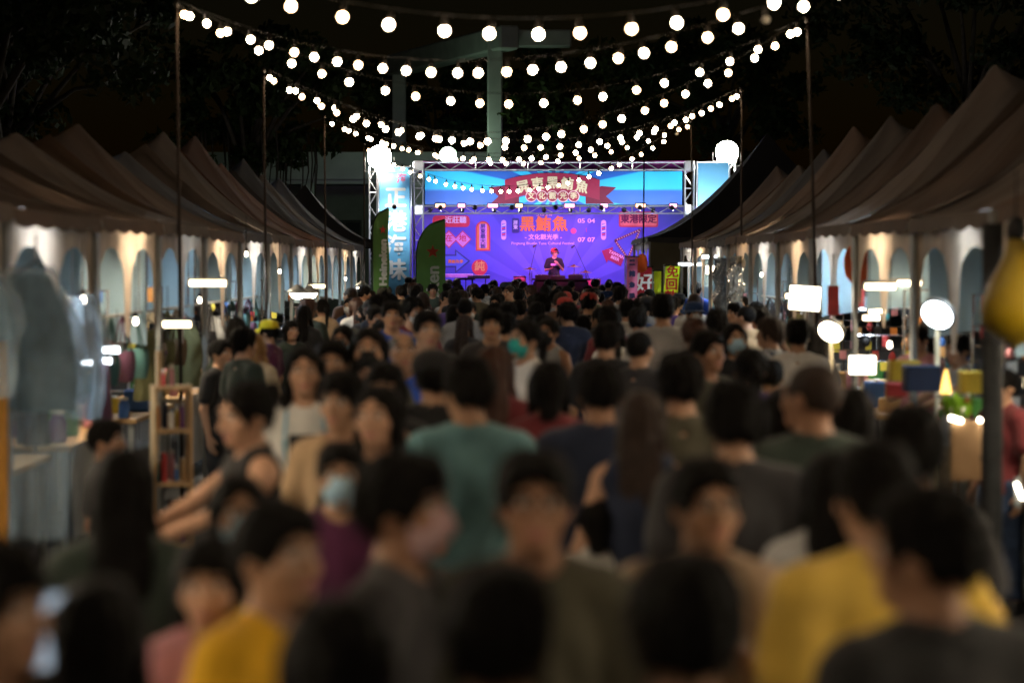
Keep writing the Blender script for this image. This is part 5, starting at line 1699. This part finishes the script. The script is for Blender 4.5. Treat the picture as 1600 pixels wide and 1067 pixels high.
# wire racks with small goods, facing up the street inside the tents
TRM = {'white': GOODM['white'], 'orange': GOODM['orange'], 'teal': GOODM['teal'], 'red': GOODM['red'], 'yellow': GOODM['yellow'], 'brown': CARD, 'black': BLK, 'pink': GOODM['pink'], 'blue': GOODM['blue']}
card_me = MB().box((0, 0, -.055), (.075, .012, .10)).mesh('card'); pouch_me = MB().lathe([(.01, -.13), (.035, -.115), (.042, -.07), (.028, -.03), (.012, -.015)], 10).mesh('pouch', True)
hook_me = MB().tube([(0, .02, .0), (0, -.02, 0), (0, -.022, .012)], .003, 5).mesh('hook')
for mm in (card_me, pouch_me, hook_me): mm.materials.append(BLK)
rsr = random.Random(5)
for side, rows, nm in ((-1, left_rows, 'left'), (1, right_rows, 'right')):
    for i, y in enumerate(rows[5:13]):
        w_, x0, yb = 1.15, side * (EDGE + .95), y + 2.55
        t = empty('wire_rack', (x0, yb, 0))
        for sx in (-1, 1): MB().tube([(sx * w_ / 2, 0, 0), (sx * w_ / 2, 0, 1.88)], .012, 6).build('upright', CHR, t)
        for z in (.9, 1.15, 1.4, 1.65, 1.87): MB().tube([(-w_ / 2, 0, z), (w_ / 2, 0, z)], .006, 5).build('wire', CHR, t)
        tag(t, f'wire goods rack in the {ORD[i + 5]} tent of the {nm} row', 'rack', 'wire racks in the stalls')
        for r_ in range(4):
            for c_ in range(6 if i < 5 else 4):
                nme = rsr.choice(list(TRM))
                px_ = x0 + (-.48 + c_ * (.19 if i < 5 else .3)) + rsr.uniform(-.03, .03)
                z = (1.15, 1.4, 1.65, 1.87)[r_]
                k = empty('trinket', (px_, yb - .03, z))
                k.scale = (1, 1, rsr.uniform(.8, 1.35))
                link('body', card_me if rsr.random() < .6 else pouch_me, TRM[nme], k)
                link('hook', hook_me, CHR, k)
                tag(k, f'{nme} trinket, {ORD[c_]} on the {["bottom", "second", "third", "top"][r_]} wire of the {ORD[i + 5]} {nm} tent rack', 'trinket', 'small goods on wire racks')
# ------------------------------------------------------------------ the crowd
def who(px, yt, s, face, proto, hair, shirt, label, **kw):
    return person((px - 800.0) / s, FPX / s, CAM_H - (yt - 410.0) / s, face, proto, hair, shirt, label, **kw)

# front rows
who(1458, 757, 850, 205, 'mwr', 'short', 'black', 'man in black tee at lower right with broad back to the camera', skin=2)
who(1072, 868, 1010, 182, 'm', 'thick', 'offwhite', 'round black-haired head seen from behind at bottom centre-right', skin=1)
who(785, 885, 1000, 140, 'mr', 'thick', 'charcoal', 'dark-haired man at bottom centre turned half away to the right', skin=1)
who(525, 925, 1000, 184, 'f', 'bob', 'plum', 'dark bob-haired woman in plum top at the bottom edge, seen from behind', skin=1)
who(432, 782, 740, 52, 'm', 'short', 'mustard', 'man in mustard yellow tee at lower left, ear towards us', skin=1)
wp = who(152, 893, 880, 190, 'mup', 'longbrown', 'charcoal', 'long-haired person at lower left raising a phone', skin=1)
who(-22, 850, 900, 40, 'mr', 'thick', 'olive', 'dark-haired person cut off by the lower left edge', skin=1)
who(190, 693, 600, 186, 'f', 'long', 'darkgreen', 'long black-haired figure in dark green standing by the left stalls', skin=1)
who(332, 832, 690, 20, 'fl', 'bob', 'pink', 'short woman looking down beside the man in mustard yellow', skin=0)
who(372, 738, 570, 18, 'f', 'long', 'black', 'long-haired woman wearing a pale blue mask behind the mustard-shirted man', mask='blue', skin=1)
who(532, 690, 480, 4, 'm', 'short', 'plum', 'boy in plum shirt with pale blue mask left of centre', mask='blue', skin=1)
who(632, 710, 690, 70, 'm', 'thick', 'charcoal', 'man in profile facing right with a pinkish mask near the centre', mask='pink', skin=2)
who(835, 702, 690, 4, 'm', 'short', 'olive', 'man with glasses in dark olive shirt walking towards us at centre', glasses=True, skin=2)
who(1098, 714, 640, -12, 'mr', 'short', 'beige', 'man with glasses in beige shirt facing us, right of centre', glasses=True, skin=1)
who(935, 778, 430, 178, 'f', 'bob', 'white', 'small child with black bob and white top, seen from behind', skin=1)
who(1372, 690, 690, 196, 'mw', 'short', 'yellow', 'man in yellow tee at right seen from behind', skin=1)
who(1425, 640, 540, 178, 'm', 'curly', 'charcoal', 'bushy black-haired man behind the man in yellow tee', skin=1)
who(1272, 560, 455, 192, 'mwr', 'crop', 'darkgreen', 'man with close-cropped brown hair in dark green tee, from behind', hcol='brown', skin=2)
who(1148, 600, 480, 182, 'mw', 'curly', 'charcoal', 'curly-haired man in charcoal tee, from behind', skin=1)
who(735, 557, 415, 180, 'mwr', 'short', 'teal', 'man in teal tee at the centre with his back to us', skin=1)
who(1002, 606, 430, 176, 'ftank', 'longbrown', 'navy', 'woman with long brown hair and bare shoulders in navy top', hcol='brown', skin=0)
who(938, 563, 395, 178, 'mw', 'short', 'navy', 'broad man in navy tee right of the teal-shirted man', skin=2)
who(1064, 553, 380, 184, 'm', 'thick', 'olive', 'man in olive-grey tee behind the curly-haired man', skin=1)
who(858, 562, 350, 180, 'f', 'bob', 'maroon', 'black-haired woman in maroon top right beside the teal-shirted man', skin=1)
lady = who(475, 538, 335, 6, 'f', 'long', 'white', 'long-haired woman in white tee with black print and blue lanyard', skin=0)
MB().box((0, -.146, 1.245), (.15, .03, .13)).build('shirt_print', PRINT_DARK, lady)
MB().box((0, -.140, 1.155), (.16, .032, .03)).build('shirt_print', PRINT_RED, lady)
m = MB()
for sx in (-1, 1): m.tube([(sx * .06, .02, 1.475), (sx * .085, -.075, 1.40), (sx * .095, -.148, 1.28), (sx * .085, -.160, 1.12)], .007, 5)
m.build('lanyard', LANYARD, lady)
who(388, 592, 430, -62, 'freach', 'bun', 'black', 'bare-armed woman with hair in a bun reaching towards the left stall', skin=0)
who(535, 580, 400, -22, 'm', 'thick', 'tan', 'young man in tan shirt beside the woman in the printed white tee', skin=1)
who(592, 598, 430, -20, 'f', 'long', 'charcoal', 'long-haired woman in charcoal looking left, left of the teal-shirted man', skin=0)
who(604, 563, 360, 10, 'fmouth', 'bob', 'black', 'dark-haired woman raising a hand to her mouth', skin=1)
who(520, 530, 300, 0, 'm', 'short', 'grey', 'boy with short hair facing us behind the woman in white tee', skin=1)
who(578, 508, 300, -4, 'f', 'long', 'olive', 'long-haired woman wearing a black mask, facing us', mask='black', skin=0)
who(628, 513, 275, 4, 'mw', 'bald', 'blue', 'balding man in bright blue tee walking towards us', hcol='grey', skin=1)
tm_ = who(668, 484, 245, 14, 'm', 'short', 'charcoal', 'tall man in dark yellow-collared shirt facing us in the left half of the crowd', skin=1)
MB().tube([(.078 * math.cos(a), .012 + .072 * math.sin(a), 1.435 + .018 * math.sin(a)) for a in [k * math.pi / 9 for k in range(19)]], .018, 6, False).build('collar', SHIRT['brightyellow'], tm_, True)
who(612, 470, 180, 8, 'm', 'short', 'blue', 'man in blue tee facing us before the green flags', skin=1)
who(727, 463, 150, 178, 'm', 'crop', 'grey', 'man with cropped hair in grey tee seen from behind', skin=1)
who(768, 482, 200, 2, 'm', 'thick', 'charcoal', 'young man in charcoal tee facing us at centre', skin=0)
who(820, 497, 250, -46, 'f', 'pony', 'white', 'woman with ponytail and teal mask turned to the left', mask='teal', skin=1)
who(678, 548, 340, 176, 'mw', 'short', 'black', 'person in black cap and dark jacket left of the teal-shirted man', cap='black', skin=1)
who(773, 535, 330, 168, 'f', 'longbrown', 'maroon', 'reddish-haired woman in maroon, right above the teal-shirted man', hcol='red', skin=1)
who(947, 503, 230, 176, 'm', 'short', 'black', 'man in black with short hair, from behind, centre-right of the mid crowd', skin=1)
who(1000, 513, 250, 150, 'm', 'crop', 'charcoal', 'crop-haired man in charcoal turned slightly right in the mid crowd', skin=1)
who(1036, 458, 195, 172, 'mw', 'short', 'lightgrey', 'tall man in light grey tee standing out above the crowd', skin=1)
who(1085, 472, 145, 12, 'f', 'pony', 'grey', 'person in a blue cap and white mask by the right stalls', cap='darkblue', mask='white', skin=0)
who(1106, 516, 272, 40, 'm', 'short', 'olive', 'man in olive tee looking to the right beside the stall posts', skin=2)
who(1120, 485, 180, 176, 'm', 'curly', 'black', 'bushy-haired person in black by the right stall posts', skin=1)
who(1148, 503, 215, 12, 'f', 'long', 'black', 'long-haired person with pale blue mask by the right posts', mask='blue', skin=1)
who(1205, 562, 245, 178, 'm', 'short', 'brightyellow', 'boy in bright yellow tee seen from behind at the right stalls', skin=1)
who(1247, 498, 215, 172, 'm', 'short', 'white', 'person in white tee with back to us at the right stalls', skin=1)
who(1172, 540, 300, 186, 'f', 'pony', 'purple', 'woman with ponytail in purple top left of the boy in yellow', skin=1)
who(1225, 600, 420, 186, 'f', 'long', 'magenta', 'long-haired woman in magenta top behind the curly-haired man', skin=1)
who(1300, 700, 560, 178, 'f', 'longbrown', 'lightgrey', 'woman in pale grey top between the green and yellow tees', skin=0)
who(1330, 600, 430, 184, 'f', 'long', 'pink', 'woman in pale pink top at the right stalls, from behind', skin=0)
# vendors and customers under the tents
who(1437, 503, 205, -24, 'fl', 'pony', 'pink', 'vendor in pinkish patterned tee behind the right counter', skin=0)
who(1500, 520, 215, -70, 'freach', 'bun', 'grey', 'vendor reaching out in the right stall beside the round lamp', skin=1)
who(1568, 575, 262, -60, 'm', 'short', 'maroon', 'person in maroon at the far right stall', skin=1)
who(400, 520, 200, 150, 'f', 'longbrown', 'cream', 'blond-haired woman in cream at the left stall', hcol='blond', skin=0)
who(418, 500, 165, -110, 'm', 'short', 'plum', 'person in yellow cap and plum top at the left stall', cap='brightyellow', skin=1)
who(345, 530, 200, 60, 'm', 'short', 'black', 'vendor in black behind the left stall table', skin=1)
who(165, 655, 330, 80, 'm', 'short', 'charcoal', 'vendor behind the long black-haired figure in the left stall', skin=2)
who(455, 500, 150, 30, 'f', 'bob', 'darkgreen', 'vendor in dark green farther down the left stalls', skin=1)
who(1180, 470, 135, -60, 'f', 'bob', 'darkblue', 'vendor in dark blue farther down the right stalls', skin=1)
who(1160, 462, 118, -30, 'm', 'short', 'grey', 'vendor in grey deep in the right stalls', skin=1)
who(1088, 440, 95, 160, 'm', 'short', 'blue', 'person in blue at the dark tent opening', skin=1)
# phone in the raised hand
ph = empty('phone')
pw = wp.matrix_basis @ Vector((.10, -.40, 1.545))
ph.location = pw
ph.rotation_euler = (R(-12), 0, wp.rotation_euler[2] + R(180))
MB().box((0, 0, 0), (.075, .009, .152)).build('case', BLK, ph)
MB().box((0, -.0052, 0), (.069, .002, .144)).build('screen', glow('phone_screen', (.72, .85, 1.0), .3), ph)
tag(ph, 'phone with a pale lit screen held up at lower left', 'phone')

# performer on stage
pf = P(866, 388, PY)
perf = person(pf.x, PY, pf.z - DZ, 0, 'fl' if False else 'mr', 'short', 'black', 'performer in red cap, headphones and dark tee behind the stage table', skin=0, cap='red', z=DZ)
MB().box((0, -.150, 1.26), (.19, .02, .06)).build('shirt_print', mat('print_pink', (.75, .35, .60), .6), perf)
hm = MB(); o_ = PROTO['mr']['o']
hm.tube([(o_[0] + .098 * math.cos(a), o_[1] + .015, o_[2] + .02 + .118 * math.sin(a)) for a in [k * math.pi / 12 for k in range(13)]], .010, 6)
for sx in (-1, 1): hm.box((o_[0] + sx * .098, o_[1] + .015, o_[2] - .015), (.035, .06, .075))
hm.build('headphones', BLK, perf)

# backpacks worn in the crowd
PACK = [mat('pack_black', (.02, .02, .022), .7, .2, 12, .3, 80), mat('pack_navy', (.02, .03, .07), .7, .2, 12, .3, 80), mat('pack_khaki', (.16, .12, .06), .7, .2, 12, .3, 80), mat('pack_grey', (.10, .10, .11), .7, .2, 12, .3, 80)]
PACKN = ['black', 'navy', 'khaki', 'grey']
pack_proto = None
def backpack(pr, k, label):
    global pack_proto
    if pack_proto is None:
        r = empty('backpack')
        def fn(u, v, w=.15, d=.085, h=.42):
            a = 2 * math.pi * u
            q = math.sin(math.pi * (.12 + .80 * v)) ** .35
            return (math.copysign(abs(math.cos(a)) ** .55, math.cos(a)) * w * q, .20 + math.copysign(abs(math.sin(a)) ** .6, math.sin(a)) * d * q, 1.42 - h * v)
        m = MB(); m.grid(fn, 22, 10); m.build('body', PACK[0], r, True)
        m = MB(); m.grid(lambda u, v: (lambda p: (p[0], p[1] + .055, p[2]))(fn(u, v, .11, .05, .20)), 18, 8)
        o = m.build('pocket', PACK[0], r, True); o.location = (0, 0, -.17)
        for sx in (-1, 1):
            MB().tube([(sx * .085, .14, 1.40), (sx * .095, .04, 1.455), (sx * .105, -.075, 1.38), (sx * .12, -.125, 1.22), (sx * .15, -.03, 1.06), (sx * .12, .13, 1.04)], .016, 6).build('strap', PACK[0], r, True)
        pack_proto = r
        b = r
    else:
        b = copy_tree(pack_proto)
    b.matrix_basis = pr.matrix_basis.copy()
    for c in b.children:
        c.material_slots[0].material = PACK[k]
    tag(b, label, 'backpack', 'backpacks worn in the crowd')

# the rest of the crowd, packed towards the stage
styles = ['short', 'short', 'crop', 'thick', 'curly', 'bob', 'long', 'pony', 'longbrown', 'short', 'thick', 'bun']
cl = ['black', 'charcoal', 'navy', 'grey', 'white', 'olive', 'darkgreen', 'maroon', 'black', 'charcoal', 'darkblue', 'brown', 'lightgrey', 'purple', 'tan']
bands = [(13.5, 20, 'nearer crowd'), (20, 29, 'mid crowd'), (29, 42, 'far crowd'), (42, 61, 'crowd before stage')]
y = 18.6
cnt = 0
while y < 60.5:
    half = 2.6 if y < 46 else 3.1
    n = 7 if y < 46 else 8
    for i in range(n):
        x = -half + (2 * half) * (i + .5) / n + random.uniform(-.32, .32) + (0 if y < 46 else .5)
        yy = y + random.uniform(-.62, .62)
        if any((x - a) ** 2 + (yy - b) ** 2 < (.42 if y > 24 else .62) ** 2 for a, b in PEOPLE):
            continue
        # leave the sight lines of the people picked out above open
        s = FPX / yy
        px = 800 + x * s
        fem = random.random() < .45
        h = random.gauss(1.60, .05) if fem else random.gauss(1.685, .05)
        h = min(1.78, max(1.48, h)) - (.05 if y < 22 else 0)
        hs = random.choice(['bob', 'long', 'pony', 'longbrown', 'bun', 'long']) if fem else random.choice(['short', 'crop', 'thick', 'curly', 'short', 'thick'])
        away = random.random() < .78
        face = random.gauss(180, 24) if away else random.gauss(0, 22)
        pr = random.choice(['f', 'fl', 'fr', 'ftank']) if fem else random.choice(['m', 'ml', 'mr', 'mw', 'mwr', 'mlong', 'mup'] if y > 24 else ['m', 'ml', 'mr', 'mw', 'mwr', 'mlong'])
        c = random.choice(cl)
        hc_ = random.choice(['black', 'black', 'black', 'brown', 'black', 'black', 'black', 'black', 'black', 'black', 'red'])
        band = [b[2] for b in bands if b[0] <= y < b[1]][0]
        hd = {'short': 'short-haired', 'crop': 'crop-haired', 'thick': 'thick-haired', 'curly': 'bushy-haired', 'bob': 'bob-haired', 'long': 'long-haired', 'pony': 'ponytailed', 'longbrown': 'long-haired', 'bun': 'bun-haired'}[hs]
        cn = {'darkgreen': 'dark green', 'darkblue': 'dark blue', 'lightgrey': 'light grey'}.get(c, c)
        lab = f'{hd} person in {cn} top, {"back to us" if away else "facing us"}, {["left", "centre", "right"][0 if x < -.9 else 1 if x < .9 else 2]} of {band}'
        cp = random.choice(['black', 'white', 'navy', 'olive', 'red']) if random.random() < .07 else None
        if cp: lab = lab.replace('person in', f'person in {cp} cap,', 1)
        q = person(x, yy, h, face, pr, hs, c, lab, hcol=hc_, group='people packed towards the stage', mask=(random.choice(['white', 'blue', 'black']) if (not away and random.random() < .3) else None), cap=cp, glasses=(not away and random.random() < .3))
        if away and random.random() < .13 and hs not in ('long', 'longbrown', 'pony'):
            kk = random.randrange(4)
            backpack(q, kk, f'{PACKN[kk]} backpack on {hd} person in {c}, {lab.split(",")[-1].strip()}')
        cnt += 1
    y += 1.25 if y < 30 else 1.55 if y < 46 else 1.8
print('crowd fill', cnt, 'people', len(PEOPLE))
